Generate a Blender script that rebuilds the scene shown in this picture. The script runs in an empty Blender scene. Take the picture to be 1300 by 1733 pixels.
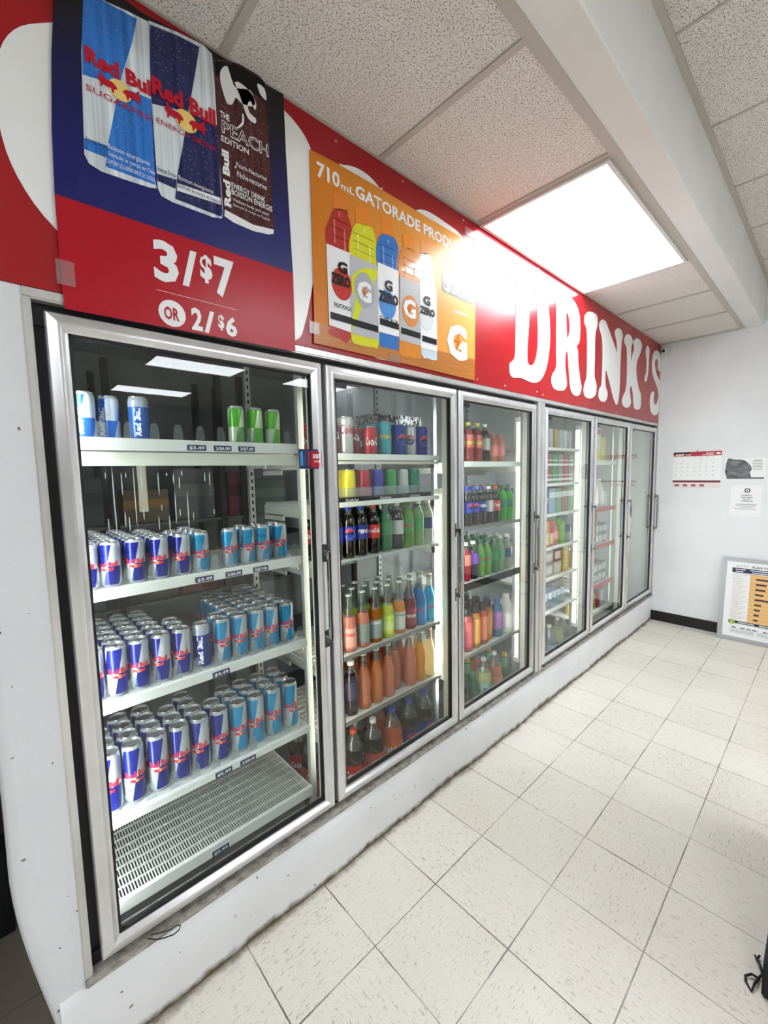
import bpy, bmesh, math, random
from mathutils import Vector, Matrix
random.seed(7)
PI = math.pi
S = bpy.context.scene
COL = S.collection
# ------------------------------------------------------------------ camera
cam_d = bpy.data.cameras.new('camera')
cam = bpy.data.objects.new('camera', cam_d); COL.objects.link(cam)
R0 = ((0.73136178, -0.68170154, -0.01982305), (0.07729123, 0.05397242, 0.99554661), (0.67759576, 0.72963689, -0.09216291))
cam.matrix_world = Matrix(((R0[0][0], R0[1][0], -R0[2][0], 0.0), (R0[0][1], R0[1][1], -R0[2][1], -1.2554),
                           (R0[0][2], R0[1][2], -R0[2][2], 1.5465), (0, 0, 0, 1)))
cam_d.sensor_fit = 'HORIZONTAL'; cam_d.sensor_width = 36; cam_d.lens = 717.79 / 1300 * 36
cam_d.clip_start = 0.02; cam_d.clip_end = 100
S.camera = cam
# ------------------------------------------------------------------ look and light levels
S.view_settings.view_transform = 'Standard'; S.view_settings.look = 'None'
S.view_settings.gamma = 1; S.view_settings.use_curve_mapping = False
S.view_settings.exposure = 1.05
PANEL = 9.0        # ceiling troffers
TUBE = 9.0        # upright cooler lamps
S.cycles.transparent_max_bounces = 24
S.cycles.max_bounces = 8
w = bpy.data.worlds.new('world'); S.world = w; w.use_nodes = True
w.node_tree.nodes['Background'].inputs[0].default_value = (0.9, 0.95, 1, 1)
w.node_tree.nodes['Background'].inputs[1].default_value = 0.25
# ------------------------------------------------------------------ materials
def lin(c):
    if not c: return (0, 0, 0, 1)
    if isinstance(c, str):
        c = [int(c[i:i + 2], 16) / 255 for i in (0, 2, 4)]
    return tuple((v / 12.92 if v <= .04045 else ((v + .055) / 1.055) ** 2.4) for v in c[:3]) + (1,)
_m = {}
def M(name, c='808080', rough=.5, metal=0, spec=.5, emit=0, coat=0):
    if name in _m: return _m[name]
    m = bpy.data.materials.new(name); m.use_nodes = True; _m[name] = m
    b = m.node_tree.nodes['Principled BSDF']
    b.inputs['Base Color'].default_value = lin(c); b.inputs['Roughness'].default_value = rough
    b.inputs['Metallic'].default_value = metal; b.inputs['Specular IOR Level'].default_value = spec
    b.inputs['Coat Weight'].default_value = coat
    if emit:
        b.inputs['Emission Color'].default_value = lin(c); b.inputs['Emission Strength'].default_value = emit
    return m
class N:
    """tiny node-graph helper"""
    def __init__(s, name):
        s.m = bpy.data.materials.new(name); s.m.use_nodes = True; s.t = s.m.node_tree; s.b = s.t.nodes['Principled BSDF']; _m[name] = s.m
        s.out = s.t.nodes['Material Output']
    def n(s, ty, ins={}, **kw):
        x = s.t.nodes.new(ty)
        for k, v in kw.items(): setattr(x, k, v)
        for k, v in ins.items(): s.put(x.inputs[k], v)
        return x
    def put(s, sock, v):
        if hasattr(v, 'is_output'): s.t.links.new(v, sock)
        elif hasattr(v, 'outputs'): s.t.links.new(v.outputs[0], sock)
        else: sock.default_value = v
    def math(s, op, a, b=0.0, c=0.0):
        x = s.n('ShaderNodeMath', operation=op); s.put(x.inputs[0], a); s.put(x.inputs[1], b); s.put(x.inputs[2], c); return x.outputs[0]
    def mix(s, f, a, b):
        x = s.n('ShaderNodeMix', data_type='RGBA'); s.put(x.inputs[0], f); s.put(x.inputs[6], a); s.put(x.inputs[7], b); return x.outputs[2]
    def obj(s): return s.n('ShaderNodeTexCoord').outputs['Object']
    def uv(s): return s.n('ShaderNodeTexCoord').outputs['UV']
    def xyz(s, v): return s.n('ShaderNodeSeparateXYZ', {0: v}).outputs
    def mapv(s, v, sc=(1, 1, 1), rot=(0, 0, 0), loc=(0, 0, 0)):
        return s.n('ShaderNodeMapping', {'Vector': v, 'Scale': sc, 'Rotation': rot, 'Location': loc}).outputs[0]
    def noise(s, v, scale, detail=2, rough=.5): return s.n('ShaderNodeTexNoise', {'Vector': v, 'Scale': scale, 'Detail': detail, 'Roughness': rough}).outputs[0]
    def vor(s, v, scale): return s.n('ShaderNodeTexVoronoi', {'Vector': v, 'Scale': scale}).outputs[0]
    def step(s, v, lo, hi):   # smooth 0..1 ramp
        x = s.n('ShaderNodeMapRange', {0: v, 1: lo, 2: hi, 3: 0.0, 4: 1.0}); return x.outputs[0]
    def base(s, c): s.put(s.b.inputs['Base Color'], c)
    def bump(s, h, st=.2, d=.002):
        x = s.n('ShaderNodeBump', {'Height': h, 'Strength': st, 'Distance': d}); s.t.links.new(x.outputs[0], s.b.inputs['Normal'])
    def setp(s, **k):
        for a, v in k.items(): s.put(s.b.inputs[a.replace('_', ' ')], v)
def plaster(name, c, grime=0):
    g = N(name); o = g.obj(); n1 = g.noise(o, 3, 4); n2 = g.noise(o, 60, 3)
    col = g.mix(g.step(n1, .35, .7), lin(c), tuple(v * .93 for v in lin(c)[:3]) + (1,))
    if grime:
        z = g.xyz(o)[2]
        edge = g.math('ADD', z, g.math('MULTIPLY', g.noise(o, 22, 4), -.05))
        col = g.mix(g.step(edge, .006, -.02), col, lin('6a5a40'))
        spots = g.step(g.noise(g.mapv(o, (1, 1, 1)), 55, 1), .765, .78)
        col = g.mix(g.math('MULTIPLY', spots, .8), col, lin('3a332a'))
    g.base(col); g.setp(Roughness=.55); g.bump(g.math('ADD', n1, g.math('MULTIPLY', n2, .25)), .35, .004)
    return g.m
m_wall = plaster('wall_paint', 'e9ecee'); m_kerb = plaster('kerb_paint', 'eef0f2', 1); m_wend = plaster('wall_end_paint', 'dfe3e5', 1)
def ceil_tile():
    g = N('ceiling_tile'); o = g.obj()
    d = g.vor(g.n('ShaderNodeVectorMath', {0: g.mapv(o, (1, 1, .01)), 1: g.n('ShaderNodeTexNoise', {'Vector': o, 'Scale': 30.0}).outputs[1]}, operation='ADD').outputs[0], 110)
    big = g.noise(o, 9, 2); n = g.noise(g.mapv(o, (1, 1.8, 1), (0, 0, .7)), 150, 2, .7)
    pits = g.step(n, .56, .60)
    fine = g.step(g.noise(o, 260, 1), .60, .66)
    f = g.math('MAXIMUM', pits, g.math('MULTIPLY', fine, .45))
    col = g.mix(f, lin('e9e5e0'), lin('857d74'))
    g.base(g.mix(g.step(big, .3, .8), col, g.mix(.12, col, lin('c9b9a8')))); g.setp(Roughness=.9); g.bump(g.math('SUBTRACT', 1.0, f), .5, .002)
    return g.m
m_tile = ceil_tile()
T = 0.3048; TX, TY = 1.1169, -0.2969
def floor_mat(name='floor_tile'):
    g = N(name); o = g.obj(); x, y, z = g.xyz(o)
    u = g.math('DIVIDE', g.math('SUBTRACT', x, TX), T); v = g.math('DIVIDE', g.math('SUBTRACT', y, TY), T)
    wob = g.math('MULTIPLY', g.math('SUBTRACT', g.noise(o, 40, 3), .5), .012)
    def line(a):
        fr = g.math('FRACT', g.math('ADD', g.math('ADD', a, 100.0), wob)); return g.math('MINIMUM', fr, g.math('SUBTRACT', 1.0, fr))
    d = g.math('MINIMUM', line(u), line(v))
    wid = g.math('MULTIPLY', g.step(g.noise(o, 2.2, 2), .3, .7), .005)
    lm = g.math('SUBTRACT', 1.0, g.step(d, g.math('ADD', wid, .001), g.math('ADD', wid, .0055)))
    lm = g.math('MULTIPLY', lm, g.math('ADD', .3, g.math('MULTIPLY', g.step(g.noise(o, 5, 2), .3, .65), .65)))
    cell = g.n('ShaderNodeCombineXYZ', {0: g.math('FLOOR', g.math('ADD', u, 100.0)), 1: g.math('FLOOR', g.math('ADD', v, 100.0))}).outputs[0]
    rnd = g.n('ShaderNodeTexWhiteNoise', {'Vector': cell}).outputs[0]
    ang = g.n('ShaderNodeVectorRotate', {'Vector': o, 'Angle': g.math('MULTIPLY', g.math('ROUND', rnd), PI / 2)}, rotation_type='Z_AXIS').outputs[0]
    warp = g.n('ShaderNodeVectorMath', {0: g.mapv(ang, (14, 55, 1)), 1: rnd}, operation='ADD').outputs[0]
    patch = g.step(g.noise(o, 2.3, 3), .35, .75)
    fl1 = g.step(g.noise(warp, 3.0, 3, .6), .60, .66)
    fl2 = g.step(g.noise(g.mapv(ang, (60, 90, 1)), 2.2, 2, .6), .62, .68)
    fl3 = g.step(g.noise(g.mapv(ang, (5, 9, 1), (0, 0, .5)), 4.0, 5, .75), .62, .67)
    fl = g.math('MAXIMUM', g.math('MULTIPLY', fl1, .6), g.math('MULTIPLY', fl2, .5)); fl = g.math('MAXIMUM', fl, g.math('MULTIPLY', fl3, .45))
    fl = g.math('MULTIPLY', fl, g.math('ADD', .45, g.math('MULTIPLY', patch, .55)))
    base = g.mix(rnd, lin('dcd9cc'), lin('e3e0d6'))
    base = g.mix(g.math('MULTIPLY', patch, .2), base, lin('bdb6a0'))
    # grime gathered along the foot of the kerb
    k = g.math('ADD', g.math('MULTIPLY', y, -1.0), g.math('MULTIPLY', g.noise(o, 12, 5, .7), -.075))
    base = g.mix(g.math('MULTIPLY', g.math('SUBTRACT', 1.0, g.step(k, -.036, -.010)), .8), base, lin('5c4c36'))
    col = g.mix(fl, base, lin('77705e')); col = g.mix(lm, col, lin('2c2820'))
    g.base(col); g.setp(Roughness=g.math('ADD', .28, g.math('MULTIPLY', patch, .2))); g.bump(g.math('SUBTRACT', 1.0, lm), .3, .001)
    return g.m
m_floor = floor_mat()
def brushed(name, c, rough, dirt=.25, metal=.9):
    g = N(name); o = g.obj(); n = g.noise(g.mapv(o, (8, 8, 3)), 2.5, 3, .6); n2 = g.noise(g.mapv(o, (3, 3, 2)), 2.2, 3, .6)
    col = g.mix(g.math('MULTIPLY', g.step(n2, .4, .8), dirt), lin(c), lin('6b6a66'))
    g.base(col); g.setp(Metallic=metal, Roughness=rough + .06); return g.m
m_alu = brushed('door_aluminium', 'e4e5e6', .2, .3, .7); m_alu2 = brushed('casing_aluminium', 'dddddb', .25, .3, .7)
def rusty():
    g = N('sill_aluminium'); o = g.obj(); x, y, z = g.xyz(o)
    n2 = g.noise(g.mapv(o, (6, 6, 20)), 5, 5, .7)
    col = g.mix(g.step(n2, .4, .7), lin('b9b6ae'), lin('6d665a'))
    r = g.step(g.noise(g.mapv(o, (1, 4, 4)), 3.1, 4, .7), .60, .66)
    g.base(g.mix(g.math('MULTIPLY', r, .9), col, lin('7a4524'))); g.setp(Metallic=.35, Roughness=.5); g.bump(n2, .3, .002); return g.m
m_sill = rusty()
m_black = M('black_rubber', '0b0b0c', .6); m_dark = M('dark_gap', '050505', .9)
m_chrome = M('chrome', 'c9cbcd', .12, 1); m_white = M('white_shelf', 'eeeeea', .4); m_paper = M('paper', 'f2f3f4', .7)
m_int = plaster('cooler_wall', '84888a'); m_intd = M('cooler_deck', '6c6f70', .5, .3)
m_tbar = M('ceiling_bar', 'b9b3ab', .6); m_grey = M('grey_metal', '8d8f90', .4, .6)
def glassm(name, tint, f0=.06, rough=.0, haze=0.0):
    if name in _m: return _m[name]
    g = N(name); t = g.t; t.nodes.remove(g.b)
    tr = g.n('ShaderNodeBsdfTransparent', {0: lin(tint)}); gl = g.n('ShaderNodeBsdfGlossy', {'Color': (1, 1, 1, 1), 'Roughness': rough})
    ge = g.n('ShaderNodeNewGeometry'); dt = g.n('ShaderNodeVectorMath', {0: ge.outputs['Incoming'], 1: ge.outputs['Normal']}, operation='DOT_PRODUCT').outputs['Value']
    f = g.math('POWER', g.math('SUBTRACT', 1.0, g.math('ABSOLUTE', dt)), 5.0)
    f = g.math('MINIMUM', g.math('ADD', g.math('MULTIPLY', f, .96), f0 * .6), 1.0)
    mx = g.n('ShaderNodeMixShader', {0: f}); t.links.new(tr.outputs[0], mx.inputs[1]); t.links.new(gl.outputs[0], mx.inputs[2]); last = mx
    if haze:
        df = g.n('ShaderNodeBsdfDiffuse', {0: (.9, .93, .95, 1)}); m2 = g.n('ShaderNodeMixShader', {0: haze}); t.links.new(mx.outputs[0], m2.inputs[1]); t.links.new(df.outputs[0], m2.inputs[2]); last = m2
    t.links.new(last.outputs[0], g.out.inputs[0]); return g.m
m_glass = glassm('door_glass', 'f4f8f6', .045); m_clear = glassm('clear_plastic', 'f0f4f6', .14, .06, .05); m_cglass = glassm('clear_bottle', 'c9d4d0', .12, .02, .05)
def liquid(name, c, tr=.45, rough=.07):
    if name in _m: return _m[name]
    g = N(name); g.setp(Base_Color=lin(c), Roughness=rough); g.b.inputs['Coat Weight'].default_value = .5
    tl = g.n('ShaderNodeBsdfTranslucent', {0: lin(c)}); mx = g.n('ShaderNodeMixShader', {0: tr}); g.t.links.new(g.b.outputs[0], mx.inputs[1]); g.t.links.new(tl.outputs[0], mx.inputs[2]); g.t.links.new(mx.outputs[0], g.out.inputs[0]); return g.m
def lamp(name, c, e, camc=None):
    g = N(name); em = g.n('ShaderNodeEmission', {0: lin(c), 1: e}); g.t.links.new(em.outputs[0], g.out.inputs[0]); return g.m
m_panel = lamp('lamp_diffuser', 'f6f9ff', PANEL); m_tube = lamp('lamp_tube', 'fff8e6', TUBE); m_tube2 = lamp('lamp_tube_dim', 'f4efd8', 2.2); m_tube3 = lamp('lamp_tube_strong', 'f6f8ff', TUBE * 2.2)  # dim and boosted tubes set per bay for brightness
# ------------------------------------------------------------------ mesh helpers
def link(name, me, mat=None, parent=None, loc=None, rot=None):
    if isinstance(me, bmesh.types.BMesh):
        b = me; me = bpy.data.meshes.new(name); b.normal_update(); b.to_mesh(me); b.free()
    o = bpy.data.objects.new(name, me); COL.objects.link(o)
    if mat and len(me.materials) == 0: me.materials.append(mat)
    if parent: o.parent = parent
    if loc: o.location = loc
    if rot: o.rotation_euler = rot
    return o
def tag(o, label, cat, group=None):
    o['label'] = label; o['category'] = cat
    if group: o['group'] = group
    return o
def struct(o): o['kind'] = 'structure'; return o
def thing(name, label, cat, loc=(0, 0, 0), rz=0, group=None):
    o = bpy.data.objects.new(name, None); COL.objects.link(o); o.location = loc; o.rotation_euler = (0, 0, rz); o.empty_display_size = .05
    return tag(o, label, cat, group)
def box(bm, x0, x1, y0, y1, z0, z1, bev=0):
    r = bmesh.ops.create_cube(bm, size=1)['verts']
    for v in r: v.co = Vector(((x0 + x1) / 2 + v.co.x * (x1 - x0), (y0 + y1) / 2 + v.co.y * (y1 - y0), (z0 + z1) / 2 + v.co.z * (z1 - z0)))
    if bev:
        es = list({e for v in r for e in v.link_edges}); bmesh.ops.bevel(bm, geom=es, offset=bev, segments=2, affect='EDGES')
    return bm
def B(*a, bev=0): return box(bmesh.new(), *a, bev=bev)
def smooth(me, ang=40):
    for p in me.polygons: p.use_smooth = True
    me.set_sharp_from_angle(angle=math.radians(ang))
def lathe(prof, seg=20, closed=True):
    """surface of revolution with u = angle, v = height share; profile is [(r, z)...]"""
    me = bpy.data.meshes.new('lathe'); vs = []; fs = []
    for r, z in prof:
        for k in range(seg):
            a = 2 * PI * k / seg; vs.append((r * math.sin(a), -r * math.cos(a), z))
    n = len(prof)
    for i in range(n - 1):
        for k in range(seg):
            k2 = (k + 1) % seg; fs.append((i * seg + k, i * seg + k2, (i + 1) * seg + k2, (i + 1) * seg + k))
    if closed:
        fs.append(tuple(reversed(range(seg)))); fs.append(tuple((n - 1) * seg + k for k in range(seg)))
    me.from_pydata(vs, [], fs); uv = me.uv_layers.new(name='UVMap'); z0 = prof[0][1]; z1 = prof[-1][1]
    for p in me.polygons:
        ks = [me.loops[l].vertex_index % seg for l in p.loop_indices]; wrap = max(ks) - min(ks) > seg / 2 and len(ks) == 4
        for l in p.loop_indices:
            vi = me.loops[l].vertex_index; k = vi % seg
            if wrap and k == 0: k = seg
            uv.data[l].uv = (k / seg, (vs[vi][2] - z0) / max(1e-6, z1 - z0))
    smooth(me); return me
def poly(bm, pts, fn, holes=()):
    """fill a 2D outline (with holes) and place it through fn(u, v)"""
    es = []
    for ring in [pts] + list(holes):
        vs = [bm.verts.new(fn(*p)) for p in ring]
        es += [bm.edges.new((vs[i], vs[(i + 1) % len(vs)])) for i in range(len(vs))]
    bmesh.ops.triangle_fill(bm, edges=es, use_beauty=True); return bm
def spline(pts, n=4):
    o = []; L = len(pts)
    for i in range(L):
        p0, p1, p2, p3 = (pts[(i + k - 1) % L] for k in range(4))
        for j in range(n):
            t = j / n
            o.append(tuple(.5 * ((2 * p1[a]) + (-p0[a] + p2[a]) * t + (2 * p0[a] - 5 * p1[a] + 4 * p2[a] - p3[a]) * t * t + (-p0[a] + 3 * p1[a] - 3 * p2[a] + p3[a]) * t ** 3) for a in (0, 1)))
    return o
def solid(bm, dy):
    """give a filled flat sheet a real thickness dy along +y"""
    f = list(bm.faces); r = bmesh.ops.extrude_face_region(bm, geom=f)
    for v in (g for g in r['geom'] if isinstance(g, bmesh.types.BMVert)): v.co.y += dy
    bmesh.ops.recalc_face_normals(bm, faces=bm.faces); return bm
def sheet(name, pts, y, mat, parent=None, th=.0008, holes=(), sm=0):
    if sm: pts = spline(pts, sm); holes = [spline(h, sm) for h in holes]
    bm = poly(bmesh.new(), pts, lambda u, v: (u, y, v), holes); solid(bm, th); return link(name, bm, mat, parent)
def tmesh(s, bold=0.0, shear=0.0, res=2):
    c = bpy.data.curves.new('t', 'FONT'); c.body = s; c.offset = bold; c.shear = shear; c.resolution_u = res; c.size = 1
    o = bpy.data.objects.new('t', c); COL.objects.link(o); bpy.context.view_layer.update()
    me = bpy.data.meshes.new_from_object(o.evaluated_get(bpy.context.evaluated_depsgraph_get())); bpy.data.objects.remove(o); bpy.data.curves.remove(c); return me
def fit(me, x0, x1, z0, h, fn, caph=None):
    """scale flat text so that it spans x0..x1 with cap height h on baseline z0"""
    xs = [v.co.x for v in me.vertices]; a, b = min(xs), max(xs); ch = caph or .73
    for v in me.vertices:
        v.co = Vector(fn(x0 + (v.co.x - a) / (b - a) * (x1 - x0), z0 + v.co.y / ch * h))
    return me
def text(name, s, x0, x1, z0, h, y, mat, parent=None, bold=0.0, shear=0.0):
    me = fit(tmesh(s, bold, shear), x0, x1, z0, h, lambda u, v: (u, y, v)); return link(name, me, mat, parent)
def wraptext(s, x0, x1, z0, h, r, bold=0.02, shear=0.0):
    return fit(tmesh(s, bold, shear, 1), x0, x1, z0, h, lambda u, v: (r * math.sin(u / r), -r * math.cos(u / r), v))
def wrappoly(bm, pts, r, n=1, holes=()):
    return poly(bm, pts, lambda u, v: (r * math.sin(u / r), -r * math.cos(u / r), v), holes)
def disc(cx, cz, rx, rz=None, n=20, a0=0, a1=2 * PI):
    rz = rz or rx; return [(cx + rx * math.cos(a0 + (a1 - a0) * i / n), cz + rz * math.sin(a0 + (a1 - a0) * i / n)) for i in range(n if a1 - a0 > 6.2 else n + 1)]
def tube(name, pts, r, mat, parent=None, cyc=False):
    c = bpy.data.curves.new(name, 'CURVE'); c.dimensions = '3D'; c.bevel_depth = r; c.bevel_resolution = 2; c.use_fill_caps = True
    sp = c.splines.new('POLY'); sp.points.add(len(pts) - 1); sp.use_cyclic_u = cyc
    for i, p in enumerate(pts): sp.points[i].co = (*p, 1)
    o = bpy.data.objects.new(name, c); COL.objects.link(o); bpy.context.view_layer.update()
    me = bpy.data.meshes.new_from_object(o.evaluated_get(bpy.context.evaluated_depsgraph_get())); bpy.data.objects.remove(o)
    for p in me.polygons: p.use_smooth = True
    me.materials.clear(); return link(name, me, mat, parent)
def copy_tree(o, parent=None):
    c = o.copy(); COL.objects.link(c); c.parent = parent
    for ch in KIDS.get(o.name) or o.children: copy_tree(ch, c)
    return c
KIDS = {}
# ================================================================== the setting
ZC, ZU, XE, ZS = 2.7265, 3.068, 4.862, 1.974
XW, YB = -4.2, -8.6
struct(link('floor', B(XW, XE + .1, YB, 2.0, -.1, 0), m_floor))
struct(link('wall_far', B(XE, XE + .12, YB, 0.0, 0, 3.4), m_wall))
struct(link('wall_back', B(XW - .1, XW, YB, 2.0, 0, 3.4), plaster('wall_paint_dull2', 'a8a8a4')))
struct(link('wall_right', B(XW, XE, YB - .1, YB, 0, 3.4), plaster('wall_paint_dull', '9a9a98')))
# dropped soffit over the coolers: its tiles, then the plastered drop up to the high ceiling
struct(link('ceiling', B(XW, XE, -.602, 0.3, ZC, ZC + .02), m_tile))
bm = bmesh.new()
prof = [(-.60, ZC + .012), (-.60, ZC - .004), (-.74, ZC - .004), (-.744, ZC + .002), (-.75, ZC + .13), (-.752, ZU), (-.60, ZU)]
for x in (XW, XE): [bm.verts.new((x, y, z)) for y, z in prof]
bm.verts.ensure_lookup_table(); n = len(prof)
for i in range(n): bm.faces.new([bm.verts[j] for j in (i, (i + 1) % n, n + (i + 1) % n, n + i)])
bmesh.ops.recalc_face_normals(bm, faces=bm.faces)
struct(link('trim_1', bm, plaster('soffit_paint', 'e4e3e0')))
struct(link('ceiling', B(XW, XE, YB, -.752, ZU, ZU + .02), m_tile)).name = 'ceiling_high'
bm = bmesh.new()      # bars of the soffit grid
for x in (-3.05, -2.44, -1.83, -1.22, -.62, -.02, .575, 1.177, 1.808, 3.034, 3.655, 4.25):
    box(bm, x - .012, x + .012, -.60, 0, ZC - .004, ZC + .002); box(bm, x - .016, x - .012, -.60, 0, ZC - .001, ZC + .002)
box(bm, XW, XE, -.632, -.596, ZC - .006, ZC + .001)
box(bm, XW, XE, -.012, .0, ZC - .006, ZC + .002); box(bm, XE - .02, XE, -.6, 0, ZC - .008, ZC + .002)
struct(link('trim_2', bm, m_tbar))
bm = bmesh.new()      # bars of the high ceiling grid
hx = [-3.6 + .61 * i for i in range(14)]
hx = [x - (.0) for x in hx]; off = 1.90 - min(hx, key=lambda q: abs(q - 1.90)); hx = [x + off for x in hx]
for x in hx: box(bm, x - .006, x + .006, YB, -.752, ZU - .003, ZU + .002)
for i in range(7): y = -.752 - 1.21 * (i + 1); box(bm, XW, XE, y - .012, y + .012, ZU - .005, ZU + .002)
box(bm, XW, XE, -.775, -.752, ZU - .012, ZU + .002)
struct(link('trim_3', bm, m_tbar))
struct(link('baseboard_far', B(XE - .008, XE, YB, -.005, 0, .10, bev=.002), M('baseboard', '0a0a0a', .4)))
# ------------------------------------------------ troffers (fluorescent panels; unseen ones behind the camera added as fill light)
def troffer(x0, x1, y0, y1, z, label, nm='ceiling_light'):
    t = thing(nm, label, 'ceiling light', ((x0 + x1) / 2, (y0 + y1) / 2, z), group=None)
    a, b = (x1 - x0) / 2, (y1 - y0) / 2; bm = bmesh.new(); f = .016
    for q in ((-a, a, -b, -b + f), (-a, a, b - f, b), (-a, -a + f, -b + f, b - f), (a - f, a, -b + f, b - f)): box(bm, q[0], q[1], q[2], q[3], -.012, .0)
    link('frame', bm, M('troffer_frame', 'd8d6d2', .4), t)
    link('diffuser', B(-a + f, a - f, -b + f, b - f, -.006, -.001), m_panel, t); return t
troffer(1.822, 3.024, -.592, -.008, ZC - .002, 'glowing rectangular ceiling light beside the red sign')
for i, (x, y) in enumerate(((2.25, -4.9), (4.3, -4.9), (2.25, -7.1), (-1.1, -2.6), (2.15, -2.75), (-2.9, -2.9), (-2.0, -5.5))):
    troffer(x - .6, x + .6, y - .3, y + .3, ZU - .002, 'ceiling light of the main shop ceiling, ' + ('seen mirrored in the cooler glass', 'far right mirrored one in the glass', 'deepest mirrored one in the glass', 'added as fill behind the camera', 'above the middle of the aisle', 'added as fill over the shop front', 'added as fill over the rear left')[i])
# ------------------------------------------------ cooler front wall
struct(link('kerb', bmesh.new(), m_kerb)); bpy.data.objects.remove(bpy.data.objects['kerb'])
def kerb():
    bm = bmesh.new(); xs = [.03 + (XE - .03) * i / 60 for i in range(61)]
    prof = [(.10, .258), (.004, .254), (-.004, .245), (-.012, .215), (-.012, .16), (-.009, .09), (-.004, .035), (-.001, 0), (.10, 0)]
    rows = []
    for x in xs:
        j = .004 * math.sin(x * 5.3) + .003 * math.sin(x * 13.1)
        rows.append([bm.verts.new((x, y + (j if y < .05 else 0), z + (j * .6 if .02 < z < .262 else 0))) for y, z in prof])
    for a, b in zip(rows, rows[1:]):
        for i in range(len(prof) - 1): bm.faces.new((a[i], a[i + 1], b[i + 1], b[i]))
    bm.faces.new(rows[0]); bm.faces.new(list(reversed(rows[-1])))
    bmesh.ops.recalc_face_normals(bm, faces=bm.faces); me = bpy.data.meshes.new('kerb'); bm.to_mesh(me); bm.free(); smooth(me, 50)
    return struct(link('trim_4', me, m_kerb))
kerb()
def wall_end():
    # plastered strip left of the first door, its free edge rounded and slightly out of true
    bm = bmesh.new(); rows = []
    for i in range(40):
        z = ZS * i / 39; xl = -.038 + .075 * max(0, 1 - z / .62) ** 1.5 + .012 * max(0, .9 - z) + .003 * math.sin(z * 9)
        xr = .084 if z > .262 else .5
        xr = .086
        pr = [(xr, .10), (xr, .0), (xl + .03, -.002), (xl + .010, .0), (xl + .002, .008), (xl, .02), (xl, .45)]
        rows.append([bm.verts.new((x, y, z)) for x, y in pr])
    for a, b in zip(rows, rows[1:]):
        for i in range(6): bm.faces.new((a[i], b[i], b[i + 1], a[i + 1]))
    bmesh.ops.recalc_face_normals(bm, faces=bm.faces); me = bpy.data.meshes.new('w'); bm.to_mesh(me); bm.free(); smooth(me, 60)
    struct(link('wall_left', me, m_wend))
wall_end()
struct(link('wall_header', B(XW, XE, .03, .12, ZS - .02, ZC + .3), m_wall)).name = 'trim_5'
struct(link('wall_front', B(XW, -.75, 0, .12, 0, ZS), m_wall))
# dim store passage past the free wall edge; its unlit dark is in the colour
struct(link('wall_passage', B(-1.1, -.045, .70, .76, 0, 2.5), M('passage_unlit', '2a251e', .9))); struct(link('wall_passage_side', B(-1.1, -1.04, .0, .7, 0, 2.5), M('passage_unlit', '2a251e', .9)))
struct(link('ceiling_passage', B(-1.1, -.0, .12, .76, 2.3, 2.36), M('passage_unlit', '2a251e', .9)))
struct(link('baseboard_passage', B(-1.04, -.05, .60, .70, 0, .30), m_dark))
# ------------------------------------------------ cold room behind the doors
struct(link('wall_cooler_back', B(.0, 1.9, 1.45, 1.5, 0, 2.5), m_int)); struct(link('wall_cooler_rear', B(1.9, XE, 1.10, 1.5, 0, 2.5), M('cooler_wall_lightened', 'c9cdcf', .5)))  # far wall section lightened in colour to make up for dim bays
struct(link('wall_cooler_left', B(-.012, .04, .46, 1.5, 0, 2.5), m_int)); struct(link('wall_cooler_right', B(XE - .01, XE + .04, .03, 1.5, 0, 2.5), M('cooler_wall_lightened', 'c9cdcf', .5)))
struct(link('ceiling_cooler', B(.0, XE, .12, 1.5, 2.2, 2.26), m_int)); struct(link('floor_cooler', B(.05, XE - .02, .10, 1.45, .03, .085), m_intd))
# aluminium casing round the two door banks, black rubber behind the leaves, dirty sill
DX = [(.123, .881), (.898, 1.650), (1.665, 2.422), (2.533, 3.295), (3.312, 4.072), (4.087, 4.845)]
ZB, ZT = .279, 1.9304
bm = bmesh.new(); box(bm, .083, XE, -.005, .04, 1.950, ZS, bev=.004)
for a, b in ((.083, .101), (2.434, 2.476), (2.480, 2.522), (4.853, XE)): box(bm, a, b, -.005, .04, .262, 1.951, bev=.003)
struct(link('trim_6', bm, m_alu2))
bm = bmesh.new(); box(bm, .083, XE, -.014, .10, .243, .264, bev=.004); struct(link('trim_7', bm, m_sill))
bm = bmesh.new(); box(bm, .101, XE, .022, .05, 1.900, 1.955)
box(bm, .101, XE, .022, .05, .258, .300)
for a, b in ((.101, .145), (.862, .918), (1.632, 1.684), (2.404, 2.552), (3.277, 3.330), (4.054, 4.105), (4.827, 4.856)): box(bm, a, b, .030, .05, .27, 1.94)
struct(link('trim_8', bm, m_black))
bm = bmesh.new()      # pale mullions that carry the lamps
for a, b in ((.868, .905), (1.640, 1.676), (2.41, 2.545), (3.285, 3.322), (4.062, 4.097)): box(bm, a, b, .05, .085, .27, 1.94)
struct(link('trim_9', bm, M('mullion_cream', 'd6d6c6', .5)))
# slotted uprights for the shelves
bm = bmesh.new(); bs = bmesh.new()
for x in (.874, 1.648, 2.44, 2.52, 3.30, 4.08):
    for y in (.135, .56):
        box(bm, x - .012, x + .012, y, y + .02, .085, 2.2)
        for k in range(60 if y > .3 else 0): box(bs, x - .004, x + .004, y - .0006, y + .001, .2 + k * .032, .216 + k * .032)
struct(link('trim_10', bm, M('upright_paint', 'b9bbb8', .5))); struct(link('trim_11', bs, m_dark))
# thin white cable cover in the corner
struct(link('trim_12', B(XE - .006, XE, -.014, -.004, .26, ZC), M('corner_bead', 'dcdcdc', .5)))
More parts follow.
